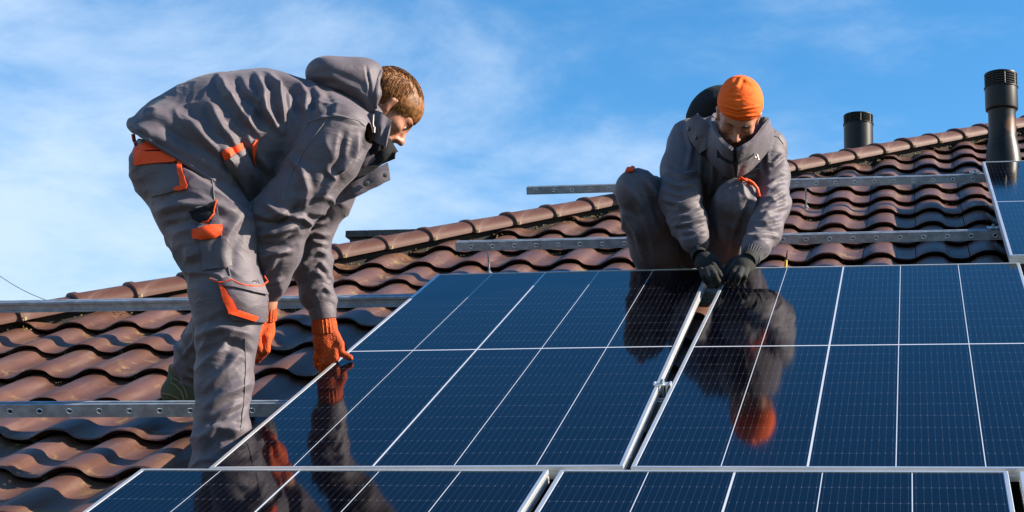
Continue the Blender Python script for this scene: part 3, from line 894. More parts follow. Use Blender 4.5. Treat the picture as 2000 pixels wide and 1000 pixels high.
M_LIP = simple('lip', (.38, .13, .10), .5)
def hair_mat():
    m, t, p = new_mat('light_brown_hair')
    co = t.node('ShaderNodeTexCoord').outputs['Object']
    n = t.noise(co, 70, 3, .6)
    t.l.new(t.mix(t.smooth(n, .3, .7), (0.080, 0.030, 0.008, 1), (0.31, 0.125, 0.034, 1)), p.inputs['Base Color'])
    p.inputs['Roughness'].default_value = .55; p.inputs['Specular IOR Level'].default_value = .35
    return m
M_HAIR = hair_mat()

# ---- a head, built in its own frame: x forward, y to its left, z up; about 0.24 m from chin to crown
def head_field(F, T):
    """adds the shapes of a head to field F; T maps head coordinates to the world (returns point) and T.M holds its axes"""
    M, sc = T.M, T.sc
    def e(c, r, k=.02): F.ell(T(c), [x*sc for x in r], M, k*sc)
    def cn(a, b, ra, rb, k=.012): F.cone(T(a), T(b), ra*sc, rb*sc, k*sc)
    e((-.014, 0, .036), (.097, .077, .087), .0); e((.030, 0, .030), (.062, .064, .060), .03)
    e((.036, 0, -.035), (.054, .056, .078), .04); e((.026, 0, -.070), (.054, .050, .042), .03)
    cn((.066, 0, -.098), (.072, 0, -.100), .019, .017, .03)
    for s in (1, -1):
        cn((-.002, .052*s, -.055), (.055, .026*s, -.098), .018, .016, .03)
        e((.060, .046*s, -.022), (.026, .020, .018), .02)
        cn((.088, .010*s, .019), (.076, .046*s, .020), .0125, .010, .014)
    for s in (1, -1):
        c_ = T((.104, .032*s, -.004)); F.sub((lambda cc: lambda P: ellip(P, cc, [.020*sc, .019*sc, .0135*sc], M))(c_), .014*sc)
        F.ell(T((.0775, .031*s, -.004)), [.0135*sc]*3, M, .002*sc)
        cn((.087, .018*s, .0045), (.081, .044*s, .002), .0042, .0036, .004)       # upper lid
        cn((.086, .020*s, -.013), (.079, .042*s, -.011), .0035, .003, .005)
    cn((.092, 0, .006), (.114, 0, -.034), .0085, .0115, .014); e((.116, 0, -.037), (.012, .0125, .0105), .008)
    for s in (1, -1):
        e((.103, .0135*s, -.040), (.0125, .0085, .0085), .006)
        cn((.094, .020*s, -.0465), (.083, .030*s, -.068), .004, .003, .012)
    cn((.090, 0, -.050), (.092, 0, -.058), .012, .011, .012)
    cn((.0965, 0, -.0645), (.085, .023, -.068), .0058, .0035, .006); cn((.0965, 0, -.0645), (.085, -.023, -.068), .0058, .0035, .006)
    cn((.094, 0, -.0755), (.084, .019, -.073), .0064, .0035, .006); cn((.094, 0, -.0755), (.084, -.019, -.073), .0064, .0035, .006)
    for s in (1, -1):
        a, b, c, d = (.006, .073*s, -.030), (-.006, .085*s, .016), (.008, .083*s, .024), (.014, .076*s, .004)
        cn(a, (-.008, .081*s, -.010), .0058, .006, .005); cn((-.008, .081*s, -.010), b, .0065, .0075, .004); cn(b, c, .0072, .006, .004); cn(c, d, .0052, .004, .004)
        cn((.004, .074*s, -.020), (0, .076*s, .008), .009, .010, .008)
class Frame:
    def __init__(s, origin, fwd, up, sc=1.0):
        f = Vector(fwd).normalized(); u = Vector(up); u = (u-f*u.dot(f)).normalized(); l = u.cross(f)
        s.o = Vector(origin); s.f, s.l, s.u = f, l, u; s.sc = sc
        s.M = np.array([[f.x, l.x, u.x], [f.y, l.y, u.y], [f.z, l.z, u.z]])
    def __call__(s, p): return s.o + (s.f*p[0] + s.l*p[1] + s.u*p[2])*s.sc
def add_eyes(T, parent, name='eye', down=.5, lids=False):
    for sgn in (1, -1):
        mb = MB(); c = T((.0785, .031*sgn, -.004)); r = .0128*T.sc
        vs = []; fs = []; n = 14
        d = (T((1, 0, -down))-T((0, 0, 0))).normalized(); a = d.orthogonal().normalized(); b = d.cross(a)
        for i in range(9):
            th = math.pi*.5*i/8
            for k in range(n): vs.append(c + (d*math.cos(th) + (a*math.cos(2*math.pi*k/n)+b*math.sin(2*math.pi*k/n))*math.sin(th))*r)
        fs = [(i*n+k, i*n+(k+1) % n, (i+1)*n+(k+1) % n, (i+1)*n+k) for i in range(8) for k in range(n)]
        mb.add(vs, fs); mb.mi = [1 if i < 3 else 0 for i in range(8) for k in range(n)]
        o = mb.build(name, [M_SKIN if lids else M_EYEW, M_IRIS], parent, smooth=True, sharp=80); settle(o, parent)
# ---- a gloved hand: palm, four fingers and a thumb from joint positions
def hand_field(F, wrist, palm_c, palm_r, M, fingers, thumb, rf=.0105, k=.006, wr=.027):
    F.ell(palm_c, palm_r, M, .02)
    F.cone(wrist, palm_c, wr, .030, .03)
    for i, fg in enumerate(fingers):
        r = rf*(1, 1.03, .98, .88)[i]
        F.chain(fg, [r*1.08, r*1.02, r*.97, r*.86][:len(fg)], k=.010, kin=.003)
    F.chain(thumb, [.016, .0135, .0115, .0105][:len(thumb)], k=.016, kin=.004)
    return F
# ================================================================ MAN BENDING AT THE LEFT
H1 = 0.0047
ray = (PX(500, 400, 1)-CAMP); NEAR = Vector((-ray.x, -ray.y, 0)).normalized()
FWD = Vector((-NEAR.y, NEAR.x, 0)); UPV = Vector((0, 0, 1))
if FWD.dot(CAMR) < 0: FWD = -FWD
def b_(x, y, l=0.0):
    """point in the man's mid plane (l metres towards the viewer's side)"""
    return PX(x, y, 5.13 + (x-400)*0.00033 - l)
man1 = empty('person', W(-1.45, .5, -.15))
tag(man1, 'man bending over to grip the panel edge, grey and orange workwear, orange gloves, brown hair', 'person')
NA = NEAR
# body under the clothes, with head and neck
hd1 = Frame(PX(753, 212, 5.27), FWD*math.cos(math.radians(44)) - UPV*math.sin(math.radians(44)) - NEAR*.16, UPV*math.cos(math.radians(44)) + FWD*math.sin(math.radians(44)), .96)
sh_n, el_n, wr_n = PX(650, 268, 5.02), PX(545, 432, 4.98), PX(521, 592, 5.02)
sh_f, el_f, wr_f = PX(672, 290, 5.42), PX(606, 455, 5.45), PX(632, 628, 5.43)
hp_n, kn_n, an_n = PX(345, 335, 5.02), PX(445, 600, 4.88), PX(425, 925, 4.72)
hp_f, kn_f, an_f = PX(355, 340, 5.27), PX(452, 585, 5.33), PX(366, 748, 5.47)
def body1():
    F = Field(); head_field(F, hd1)
    F.chain([hd1((-.02, 0, -.05)), hd1((-.045, 0, -.13)), b_(672, 262)], [.058, .058, .075], k=.03)
    F.chain([b_(672, 262), b_(560, 262), b_(440, 275), b_(352, 330)], [.10, .125, .12, .12], k=.05, kin=.05)
    F.chain([b_(672, 262), sh_n, el_n, wr_n], [.07, .055, .042, .028], k=.04); F.chain([b_(672, 268), sh_f, el_f, wr_f], [.07, .055, .040, .028], k=.04)
    F.chain([hp_n, kn_n, an_n], [.09, .06, .04], k=.04); F.chain([hp_f, kn_f, an_f], [.09, .06, .04], k=.04)
    F.cone(wr_n, PX(513, 660, 5.04), .026, .028, .02); F.cone(wr_f, PX(640, 668, 5.43), .026, .026, .02)
    F.cone(an_n, PX(440, 944, 4.71), .034, .024, .02); F.cone(an_f, PX(378, 762, 5.465), .034, .024, .02)
    return F
F = body1()
# fine head, coarser body: one continuous surface at one resolution
body = sculpt('body', F, [PX(250, 250, 5.1), PX(470, 960, 4.7), PX(690, 700, 5.43), PX(830, 130, 5.3), PX(300, 500, 5.5)], .12, .0062, M_SKIN, man1, smooth_it=1)
headF = Field(); head_field(headF, hd1); headF.chain([hd1((-.02, 0, -.05)), hd1((-.045, 0, -.12))], [.058, .056], k=.03)
# trousers
tf = Field()
tf.chain([PX(338, 322, 5.02), PX(348, 322, 5.25)], [.122, .120], k=.02)
tf.chain([PX(345, 335, 5.02), PX(392, 400, 4.97), PX(418, 470, 4.92), PX(447, 590, 4.87), PX(443, 660, 4.84), PX(437, 740, 4.80), PX(433, 850, 4.755), PX(427, 925, 4.72)],
         [.118, .128, .115, .103, .084, .078, .077, .080], k=.05, kin=.03)
tf.chain([PX(355, 340, 5.28), PX(395, 450, 5.30), PX(452, 585, 5.34), PX(386, 700, 5.45), PX(366, 742, 5.475)], [.12, .11, .095, .072, .058], k=.05, kin=.03)
tf.chain([b_(352, 318), b_(430, 300)], [.10, .10], k=.04); tf.chain([PX(400, 395, 4.98), PX(452, 428, 4.95)], [.12, .088], k=.06)
def tr_disp(v, n):
    d = folds(v, (0.35, 0, 1), 7.5, .010, 1, 1.6) + folds(v, (-.5, 0, 1), 15, .004, 4, 1.4)
    xy, z = to_px(v)
    low = np.clip((xy[:, 1]-700)/200, 0, 1)
    d += low*folds(v, (.15, 0, 1), 11, .012, 8, 1.3)
    S = lambda p, h, w, **k: stroke(v, n, p, h, w, **k)
    # creases of the seat and thigh
    d += S([(300, 415), (350, 398), (420, 402), (470, 420)], .012, .014)
    d += S([(318, 445), (370, 430), (430, 440)], -.008, .012)
    d += S([(470, 420), (440, 470), (432, 540)], .007, .014)
    # behind and below the knee
    d += S([(385, 655), (430, 640), (495, 655)], .014, .014)
    d += S([(392, 690), (440, 668), (490, 690)], -.010, .012)
    d += S([(388, 720), (425, 690), (450, 650)], .010, .012)
    d += S([(400, 760), (445, 720), (470, 690)], .008, .012)
    d += S([(395, 800), (440, 770), (492, 745)], .013, .014)
    d += S([(392, 830), (440, 812), (480, 795)], -.010, .012)
    d += S([(385, 862), (425, 835), (478, 842)], .012, .012)
    d += S([(392, 890), (430, 860), (465, 862)], -.009, .011)
    d += S([(352, 700), (372, 680), (385, 650)], .006, .008)
    hy = 280+(xy[:, 0]-300)*.645; k = np.clip((hy+10-xy[:, 1])/14, 0, 1)*(xy[:, 0] < 500)
    return d*1.2*(1-k) - .022*k
trousers = sculpt('trousers', tf, [PX(250, 240, 5.1), PX(530, 960, 4.7), PX(330, 760, 5.55), PX(520, 500, 5.5), PX(250, 300, 4.75), PX(520, 500, 4.7)], .12, H1, M_GREY, man1, tr_disp)

# jacket
jf = Field()
jf.chain([b_(324, 272), b_(365, 268)], [.110, .145], k=.03)
jf.chain([b_(324, 272, .12), b_(420, 300, .10), b_(470, 300, .08)], [.108, .15, .14], k=.05); jf.chain([b_(440, 320, .05), b_(520, 355, .02)], [.13, .11], k=.06); jf.chain([b_(324, 272, -.12), b_(420, 290, -.10)], [.108, .15], k=.05)
jf.chain([b_(365, 262), b_(430, 262), b_(520, 262), b_(600, 262), b_(668, 262), b_(700, 250)], [.135, .182, .192, .158, .125, .095], k=.05, kin=.03, flat=(NA, 1.12))
jf.chain([b_(640, 262, .13), b_(640, 262, -.13)], [.115, .115], k=.05)
jf.cut(b_(372, 324), (b_(300, 324)-b_(372, 324)).normalized()*.54 + (b_(372, 400)-b_(372, 324)).normalized()*.84, .006)
jf.chain([PX(662, 262, 5.02), PX(640, 300, 5.00), PX(600, 362, 4.98), PX(549, 425, 4.965), PX(536, 490, 4.985), PX(528, 545, 5.005), PX(523, 572, 5.015)],
         [.100, .098, .088, .084, .077, .052, .036], k=.022, kin=.03)
jf.chain([PX(680, 290, 5.42), PX(640, 380, 5.45), PX(607, 450, 5.46), PX(609, 520, 5.45), PX(622, 580, 5.44), PX(629, 606, 5.435)],
         [.095, .082, .064, .062, .050, .040], k=.022, kin=.03)
E_AX = (PX(549, 425, 4.97)-PX(640, 300, 5.0)); FA = (PX(528, 545, 5.0)-PX(549, 425, 4.97))
def jk_disp(v, n):
    xy, z = to_px(v); X, Y = xy[:, 0], xy[:, 1]
    d = folds(v, FWD + UPV*.35, 6.0, .007, 2, 1.5) + folds(v, FWD - UPV*.4, 13, .003, 5, 1.5)
    S = lambda p, h, w, **k: stroke(v, n, p, h, w, **k)
    # the back: long soft folds running down from the spine
    d += S([(425, 138), (440, 175), (468, 215), (505, 262)], .013, .012)
    d += S([(455, 142), (470, 180), (500, 205), (512, 240)], -.012, .012)
    d += S([(500, 140), (515, 175), (520, 215), (548, 258)], .013, .011)
    d += S([(520, 138), (545, 170), (552, 215), (556, 255)], .012, .010)
    d += S([(545, 145), (575, 180), (580, 225)], -.012, .011)
    d += S([(575, 155), (600, 185), (598, 225)], .011, .010)
    d += S([(610, 165), (625, 190), (622, 222)], .009, .010)
    d += S([(635, 172), (648, 200), (640, 230)], -.007, .009)
    d += S([(410, 200), (430, 245), (462, 285)], .012, .013)
    d += S([(350, 220), (392, 258), (440, 300), (470, 345)], .010, .014)
    d += S([(300, 232), (350, 268), (410, 300), (460, 340)], -.007, .016)
    d += S([(395, 250), (430, 290), (450, 330)], -.010, .010)
    d += S([(470, 270), (492, 310), (520, 350)], -.011, .012)
    d += S([(270, 268), (320, 290), (380, 325), (440, 362), (482, 398)], .006, .008)
    # shoulder yoke and the creases round the elbow
    d += S([(585, 262), (600, 240), (650, 226), (705, 240)], .005, .006, side=.004)
    d += S([(700, 268), (690, 310), (655, 340)], .010, .010)
    d += S([(672, 262), (665, 310), (640, 345)], -.009, .010)
    d += S([(715, 262), (712, 292), (690, 320)], -.007, .009)
    d += S([(640, 330), (652, 350), (628, 385)], .010, .010)
    d += S([(560, 300), (588, 330), (600, 372), (592, 410)], .008, .012)
    d += S([(515, 395), (545, 418), (590, 425)], .014, .011)
    d += S([(500, 430), (540, 440), (585, 405)], -.013, .010)
    d += S([(498, 462), (535, 452), (582, 440)], .013, .010)
    d += S([(500, 480), (540, 480), (578, 462)], -.010, .009)
    d += S([(505, 505), (540, 492), (570, 490)], .010, .009)
    d += S([(510, 545), (530, 520), (545, 490)], .007, .008)
    d += S([(508, 560), (530, 552), (552, 545)], .006, .006)
    # far sleeve
    d += S([(590, 425), (612, 440), (636, 432)], .010, .008)
    d += S([(590, 470), (612, 462), (636, 470)], -.009, .008)
    d += S([(600, 500), (620, 490), (640, 500)], .008, .008)
    d += S([(600, 535), (622, 520), (644, 545)], -.007, .008)
    d += S([(612, 570), (632, 560), (648, 572)], .007, .007)
    hy = 278+(X-300)*.645; k = np.exp(-((Y-hy+10)/16)**2)*(X < 490)*(z < 5.1)
    return d*1.35 + .012*k
jacket = sculpt('jacket', jf, [PX(240, 120, 5.1), PX(760, 400, 5.6), PX(520, 600, 5.0), PX(650, 630, 5.5), PX(600, 300, 4.8)], .10, H1, M_GREY, man1, jk_disp)
# open front hanging below the chest: two facings with a snap placket
def strip(name, top, bot, mat, th=.006, n=14, m=4, sag=.0, parent=None):
    def samp(pl, t):
        L = [0]
        for a, b in zip(pl, pl[1:]): L.append(L[-1]+math.dist(a[:2], b[:2]))
        q = t*L[-1]
        for i in range(len(pl)-1):
            if q <= L[i+1] or i == len(pl)-2:
                k = (q-L[i])/max(L[i+1]-L[i], 1e-6); a, b = pl[i], pl[i+1]
                return [a[j]+(b[j]-a[j])*k for j in range(3)]
    P = []
    for i in range(m+1):
        row = []
        for j in range(n+1):
            a, b = samp(top, j/n), samp(bot, j/n); k = i/m
            x, y, s = [a[q]*(1-k)+b[q]*k for q in range(3)]
            s -= sag*math.sin(math.pi*k) + .006*math.sin(j*1.7)*math.sin(math.pi*k)
            row.append(PX(x, y, s))
        P.append(row)
    return sheet(name, P, th, mat, parent)
strip('front_facing', [(575, 372, 5.12), (640, 345, 5.12), (700, 300, 5.14), (752, 262, 5.18)], [(585, 408, 5.06), (650, 385, 5.06), (705, 350, 5.08), (768, 303, 5.12)], M_GREYD, .010, sag=.03, parent=man1)
pk = strip('placket', [(583, 402, 5.05), (640, 383, 5.04), (700, 352, 5.05), (757, 318, 5.08)], [(586, 414, 5.04), (645, 405, 5.03), (704, 380, 5.04), (762, 351, 5.07)], M_GREY, .009, sag=.006, parent=man1)
BV[pk.name] = BVHTree.FromPolygons([tuple(pk.matrix_world @ x.co) for x in pk.data.vertices], [tuple(q.vertices) for q in pk.data.polygons])
for x, y in ((752, 342), (717, 358), (636, 397)): snap(pk, x, y, .0075, M_BRASS, man1, 5.04)
strip('chest_panel', [(560, 330, 5.14), (620, 320, 5.12), (680, 300, 5.10), (722, 270, 5.10)], [(585, 400, 5.14), (625, 392, 5.13), (665, 372, 5.12), (735, 330, 5.13)], M_GREY, .02, sag=.035, parent=man1)
strip('pocket_tab', [(638, 369, 5.02), (652, 367, 5.02)], [(640, 382, 5.02), (654, 379, 5.02)], M_ORANGE, .004, 3, 3, parent=man1)
# stand collar, its storm flap, and the hood lying on the shoulders
strip('collar', [(722, 222, 5.14), (738, 218, 5.13), (750, 224, 5.12), (762, 236, 5.12)], [(712, 300, 5.10), (722, 305, 5.08), (738, 296, 5.07), (752, 286, 5.08)], M_GREYD, .012, sag=.02, parent=man1)
strip('collar_flap', [(718, 224, 5.10), (742, 219, 5.08), (765, 237, 5.08)], [(718, 268, 5.075), (738, 280, 5.06), (754, 287, 5.06)], M_GREY, .006, 8, 5, sag=.01, parent=man1)
strip('collar', [(735, 272, 5.12), (757, 268, 5.12), (774, 298, 5.13)], [(700, 335, 5.10), (735, 322, 5.10), (770, 306, 5.13)], M_GREYD, .014, 8, 5, sag=.02, parent=man1)
hf = Field()
hf.ell(b_(668, 168), [.105, .135, .078], None, 0)
hf.ops.clear()
HX = (PX(740, 200, 5.2)-PX(610, 140, 5.2)).normalized()
def fr(fw):
    f = Vector(fw).normalized(); l = NEAR; l = (l-f*l.dot(f)).normalized(); u = f.cross(l)
    return np.array([[f.x, l.x, u.x], [f.y, l.y, u.y], [f.z, l.z, u.z]])
hf.ell(b_(655, 158), [.095, .125, .066], fr(PX(740, 175, 5.2)-PX(610, 140, 5.2)), 0)
hf.ell(b_(702, 170), [.078, .122, .092], fr(PX(740, 190, 5.2)-PX(690, 150, 5.2)), .05)
hf.cone(b_(722, 185, .09), b_(722, 240, .075), .040, .022, .03); hf.cone(b_(722, 185, -.09), b_(722, 240, -.075), .040, .022, .03)
hf.sub(lambda P: ellip(P, hd1((-.0, 0, .02)), [.118, .108, .112], hd1.M), .02)
hf.sub(lambda P: ellip(P, b_(768, 215), [.085, .11, .12]), .02)
def hd_disp(v, n):
    S = lambda p, h, w, **k: stroke(v, n, p, h, w, **k)
    d = folds(v, FWD, 8, .004, 3, 1.4)
    d += S([(610, 150), (650, 150), (700, 175), (728, 215)], .006, .010)
    d += S([(625, 180), (665, 185), (705, 215)], -.008, .012)
    d += S([(715, 130), (722, 165), (724, 215)], -.006, .004)
    return d
hood = sculpt('hood', hf, [b_(590, 100, .2), b_(780, 260, -.2)], .06, .005, M_GREY, man1, hd_disp)
seam('hood_rim', hood, [(744, 139), (739, 155), (735, 180), (733, 205), (735, 220)], .007, M_GREY, man1, -.001, 5.12)
mb = MB(); c0 = PX(729, 224, 5.06); mb.tube([c0, c0+Vector((0, 0, -.03)), c0+Vector((.004, 0, -.045))], .0035, 8); mb.tube([c0+Vector((.004, 0, -.040)), c0+Vector((.004, 0, -.058))], .0065, 8)
o = mb.build('drawcord', M_BRASS, man1, smooth=True, sharp=60); settle(o, man1)
# cuffs
def cuff(name, pts, rs, mat, par, n=36, rib=.0012):
    mb = MB(); pts = [Vector(p) for p in pts]; ref = None; vs = []; fs = []; N = 14
    for i in range(N):
        t = i/(N-1); p = pts[0].lerp(pts[1], t); r = rs[0]+(rs[1]-rs[0])*t + .002*math.sin(math.pi*t)
        d = (pts[1]-pts[0]).normalized(); a = d.orthogonal().normalized(); b = d.cross(a)
        for k in range(n*2):
            rr = r + (rib if k % 2 else -rib); th = math.pi*k/n
            vs.append(p+(a*math.cos(th)+b*math.sin(th))*rr)
    m = n*2; fs = [(i*m+k, i*m+(k+1) % m, (i+1)*m+(k+1) % m, (i+1)*m+k) for i in range(N-1) for k in range(m)]
    mb.add(vs, fs)
    o = mb.build(name, mat, par, smooth=True, sharp=60); settle(o, par); return o
cuff('sleeve_cuff', [PX(523, 560, 5.01), PX(521, 587, 5.02)], [.034, .029], M_CUFF, man1)
cuff('sleeve_cuff', [PX(627, 592, 5.435), PX(632, 624, 5.43)], [.0435, .041], M_GREY, man1, 40, .0)

# gloves
def off(P, f=0, n=0, u=0): return P + FWD*f + NEAR*n + UPV*u
g = Field()
pc = PX(512, 648, 5.04)
hand_field(g, PX(521, 600, 5.02), pc, [.032, .028, .044], None,
  [[PX(522, 662, 5.01), PX(520, 684, 5.00), PX(508, 697, 5.01), PX(500, 694, 5.03)],
   [PX(518, 665, 5.035), PX(514, 690, 5.03), PX(502, 703, 5.04), PX(496, 697, 5.05)],
   [PX(511, 665, 5.06), PX(506, 688, 5.06), PX(496, 700, 5.065), PX(492, 693, 5.07)],
   [PX(504, 662, 5.08), PX(499, 682, 5.085), PX(492, 692, 5.09), PX(490, 685, 5.09)]],
  [PX(508, 622, 5.00), PX(502, 650, 4.985), PX(504, 674, 4.99), PX(508, 686, 4.995)], rf=.0118, wr=.026)
g.cut(PX(521, 583, 5.02), UPV)
sculpt('glove', g, [PX(480, 575, 5.1), PX(550, 710, 4.95)], .03, .003, M_GLOVE_O, man1, lambda v, n: folds(v, UPV, 20, .0015, 3))
cuff('glove_cuff', [PX(521, 584, 5.02), PX(519, 625, 5.03)], [.0275, .031], M_GLOVE_O, man1, 22, .0012)
g = Field()
pc = PX(638, 668, 5.425)
Mh = Frame((0, 0, 0), (PX(640, 700, 5.4)-PX(632, 630, 5.43)), NEAR).M
hand_field(g, PX(632, 640, 5.43), pc, [.050, .041, .024], Mh,
  [[PX(655, 684, 5.405), PX(655, 700, 5.395), PX(650, 716, 5.415), PX(655, 722, 5.44)],
   [PX(645, 690, 5.405), PX(643, 706, 5.40), PX(640, 722, 5.42), PX(646, 730, 5.44)],
   [PX(634, 690, 5.41), PX(630, 707, 5.405), PX(629, 722, 5.42), PX(634, 730, 5.44)],
   [PX(622, 684, 5.425), PX(618, 698, 5.42), PX(619, 712, 5.43), PX(624, 720, 5.44)]],
  [PX(652, 652, 5.42), PX(664, 672, 5.41), PX(667, 689, 5.405), PX(684, 699, 5.40)], rf=.0125, wr=.029)
g.cut(PX(631, 622, 5.43), UPV)
glove_f = sculpt('glove', g, [PX(600, 615, 5.5), PX(700, 735, 5.35)], .03, .003, M_GLOVE_O, man1, lambda v, n: folds(v, UPV+FWD*.5, 20, .0015, 6))
cuff('glove_cuff', [PX(632, 622, 5.43), PX(635, 652, 5.427)], [.0365, .039], M_GLOVE_O, man1, 22, .0016)

# shoes
M_SHOE = simple('olive_suede', (0.050, 0.055, 0.022), .75, var=.25, vscale=14, bumpy=.3, bscale=90)
M_SOLE = simple('dark_rubber', (0.016, 0.016, 0.012), .7)
M_PIPE = simple('khaki_piping', (0.20, 0.17, 0.07), .7)
def shoe(name, ankle, fw, par, mats, sc=1.0):
    f = Vector(fw).normalized(); T = Frame(ankle, f, UPV, sc)
    F = Field()
    F.chain([T((-.025, 0, -.045)), T((.07, 0, -.055)), T((.165, 0, -.065))], [.041*sc, .040*sc, .030*sc], k=0, kin=.03)
    F.cone(T((-.005, 0, .02)), T((.01, 0, -.05)), .046*sc, .042*sc, .03); F.cut(T((0, 0, .035)), T.u, .004); F.cut(T((0, 0, -.082)), -T.u, .004)
    up = sculpt(name, F, [T((-.08, 0, 0)), T((.21, 0, -.1))], .05, .004, mats[0], par)
    G = Field(); G.chain([T((-.03, 0, -.09)), T((.06, 0, -.092)), T((.17, 0, -.092))], [.043*sc, .038*sc, .042*sc], k=0, kin=.03)
    G.cut(T((0, 0, -.078)), T.u, .003); G.cut(T((0, 0, -.106)), -T.u, .003)
    so = sculpt('sole', G, [T((-.09, 0, -.09)), T((.22, 0, -.09))], .05, .004, mats[1], up)
    return up
s1 = shoe('shoe', PX(362, 738, 5.47), FWD-UPV*.02-NEAR*.15, man1, (M_SHOE, M_SOLE), 1.12)
shoe('shoe', PX(424, 935, 4.72), FWD*1.0+NEAR*.25-UPV*.1, man1, (M_SHOE, M_SOLE))
seam('piping', s1, [(337, 735), (334, 748), (342, 752), (354, 765), (359, 780)], .0028, M_PIPE, s1, .001, 5.4)
seam('piping', s1, [(338, 738), (350, 745), (362, 762), (366, 778)], .0022, M_PIPE, s1, .001, 5.4)
seam('piping', s1, [(316, 768), (335, 771), (350, 780)], .0022, M_PIPE, s1, .001, 5.4)

# hair: a cap of hair with combed locks
hm = Field(); T = hd1
hm.ell(T((-.014, 0, .040)), [.104, .084, .092], T.M, 0)
hm.ell(T((.030, 0, .052)), [.064, .068, .050], T.M, .03)
hm.sub(lambda P: ellip(P, T((.118, 0, -.026)), [.052, .12, .058], T.M), .008)
hm.sub(lambda P: ellip(P, T((.035, .08, -.052)), [.060, .05, .060], T.M), .008); hm.sub(lambda P: ellip(P, T((.035, -.08, -.052)), [.060, .05, .060], T.M), .008)
hm.cut(T((0, 0, -.045)), -T.u + T.f*.0, .01)
hair = sculpt('hair', hm, [T((-.13, -.1, -.07)), T((.11, .1, .15)), T((0, .1, -.07)), T((0, -.1, .15))], .03, .0035, M_HAIR, man1,
              lambda v, n: .003*(fbm(np.stack([(v-V3(T.o))@V3(T.f)*30, (v-V3(T.o))@V3(T.l)*120, (v-V3(T.o))@V3(T.u)*30], 1), 2)-.5))
mb = MB(); rl = random.Random(4)
for i in range(2600):
    # root on the skull, lock combed forward and down
    th = rl.uniform(-math.pi, math.pi); ph = rl.uniform(-.15, 1.45)
    x, y, z = math.cos(ph)*math.cos(th), math.cos(ph)*math.sin(th), math.sin(ph)
    p = Vector((-.012 + .106*x, .0855*y, .040 + .0935*z))
    if p.x > .060 and p.z < .040: continue
    if abs(y) > .5 and p.x > -.01 and p.z < .02: continue
    if p.z < -.03: continue
    L = rl.uniform(.03, .055); pts = []; q = p.copy(); jit = Vector((rl.gauss(0, .24), rl.gauss(0, .32), rl.gauss(0, .24)))
    for s in range(5):
        pts.append(T(q))
        nrm = Vector(((q.x+.012)/.0112, q.y/.0073, (q.z-.040)/.0087)).normalized()
        d = Vector((.75, .0, -.55)) + jit + Vector((0, .25*math.copysign(1, q.y), 0))*abs(q.y)/.08
        if q.z > .09: d = Vector((1, .2*q.y/.08, -.1)) + jit
        if q.x > .055: d = Vector((.15, 0, -1)) + jit
        if abs(q.y) > .06: d = Vector((.25, 0, -1)) + jit
        d = (d-nrm*d.dot(nrm)).normalized()
        q = q + d*L/4
        k = math.sqrt(((q.x+.012)/.1085)**2 + (q.y/.088)**2 + ((q.z-.040)/.096)**2)
        c_ = Vector((-.012, 0, .040)); q = c_ + (q-c_)/max(k, .2)*(1.0+.018*math.sin(s+i)+.009*s*(i%3==0)+.02*(s==4)*(i%7==0))
    if pts[-1] is None: continue
    r = rl.uniform(.0009, .0019)
    mb.tube(pts, [r, r*1.1, r, r*.7, r*.15], 4)
o = mb.build('hair_locks', M_HAIR, man1, smooth=True, sharp=80); settle(o, man1); o['kind'] = 'stuff'
o.parent = hair; settle(o, hair)
add_eyes(hd1, man1)

# pockets, trim, seams and snaps sewn on the clothes
PT = lambda nm, q, mat, off=.003, th=.004, n=12, m=6, g=trousers, bul=0.0: on_cloth(nm, g, q, mat, man1, off, th, n, m, 4.95, bul)
PT('back_pocket', [(268, 318), (345, 322), (362, 368), (296, 385)], M_GREY, .003, .005, 14, 10)
PT('pocket_flap', [(266, 294), (347, 302), (349, 318), (266, 322)], M_ORANGE, .009, .005, 14, 6)
PT('pocket_flap', [(267, 292), (290, 279), (326, 291), (348, 301)], M_ORANGE, .009, .005, 12, 4)
snap(trousers, 328, 304, .0075, M_BLK, man1, 4.9)
PT('pocket_trim', [(346, 318), (352, 316), (367, 364), (355, 368)], M_ORANGE, .009, .004, 3, 8); PT('pocket_trim', [(343, 369), (367, 361), (366, 370), (344, 373)], M_ORANGE, .0105, .004, 5, 2)
PT('thigh_pocket', [(382, 404), (424, 398), (430, 450), (388, 448)], M_GREY, .004, .006)
PT('pocket_flap', [(370, 408), (422, 396), (414, 430), (384, 434)], M_GREYD, .012, .004)
seam('piping', trousers, [(422, 396), (420, 414), (409, 430), (398, 434)], .0026, M_ORANGE, man1, .014, 4.9)
PT('loop', [(378, 449), (434, 443), (435, 462), (380, 468)], M_ORANGE, .010, .005, 8, 4, bul=.004)
PT('rule_pocket', [(390, 466), (440, 462), (452, 520), (398, 530)], M_GREY, .004, .005)
PT('knee_pocket', [(426, 545), (512, 575), (519, 630), (450, 622)], M_GREY, .009, .008, 16, 10, bul=.008)
PT('pocket_flap', [(418, 540), (505, 562), (512, 578), (430, 560)], M_GREY, .020, .006, 14, 5)
PT('pocket_trim', [(428, 554), (437, 556), (461, 606), (447, 612)], M_ORANGE, .021, .004, 3, 8); PT('pocket_trim', [(448, 610), (462, 605), (519, 627), (519, 634)], M_ORANGE, .0265, .004, 8, 2)
seam('piping', trousers, [(419, 541), (440, 552), (475, 563), (500, 564), (510, 555), (504, 545)], .0024, M_ORANGE, man1, .022, 4.9)
snap(trousers, 497, 553, .008, M_BLK, man1, 4.8)
seam('stitching', trousers, [(414, 350), (420, 400), (430, 450), (440, 500), (450, 540)], .0018, M_THREAD, man1, .001, 4.9)
seam('stitching', trousers, [(478, 660), (480, 720), (476, 790), (470, 840)], .0018, M_THREAD, man1, .001, 4.8)
seam('stitching', jacket, [(640, 232), (615, 265), (590, 300), (568, 340), (552, 390)], .0017, M_THREAD, man1, .001)
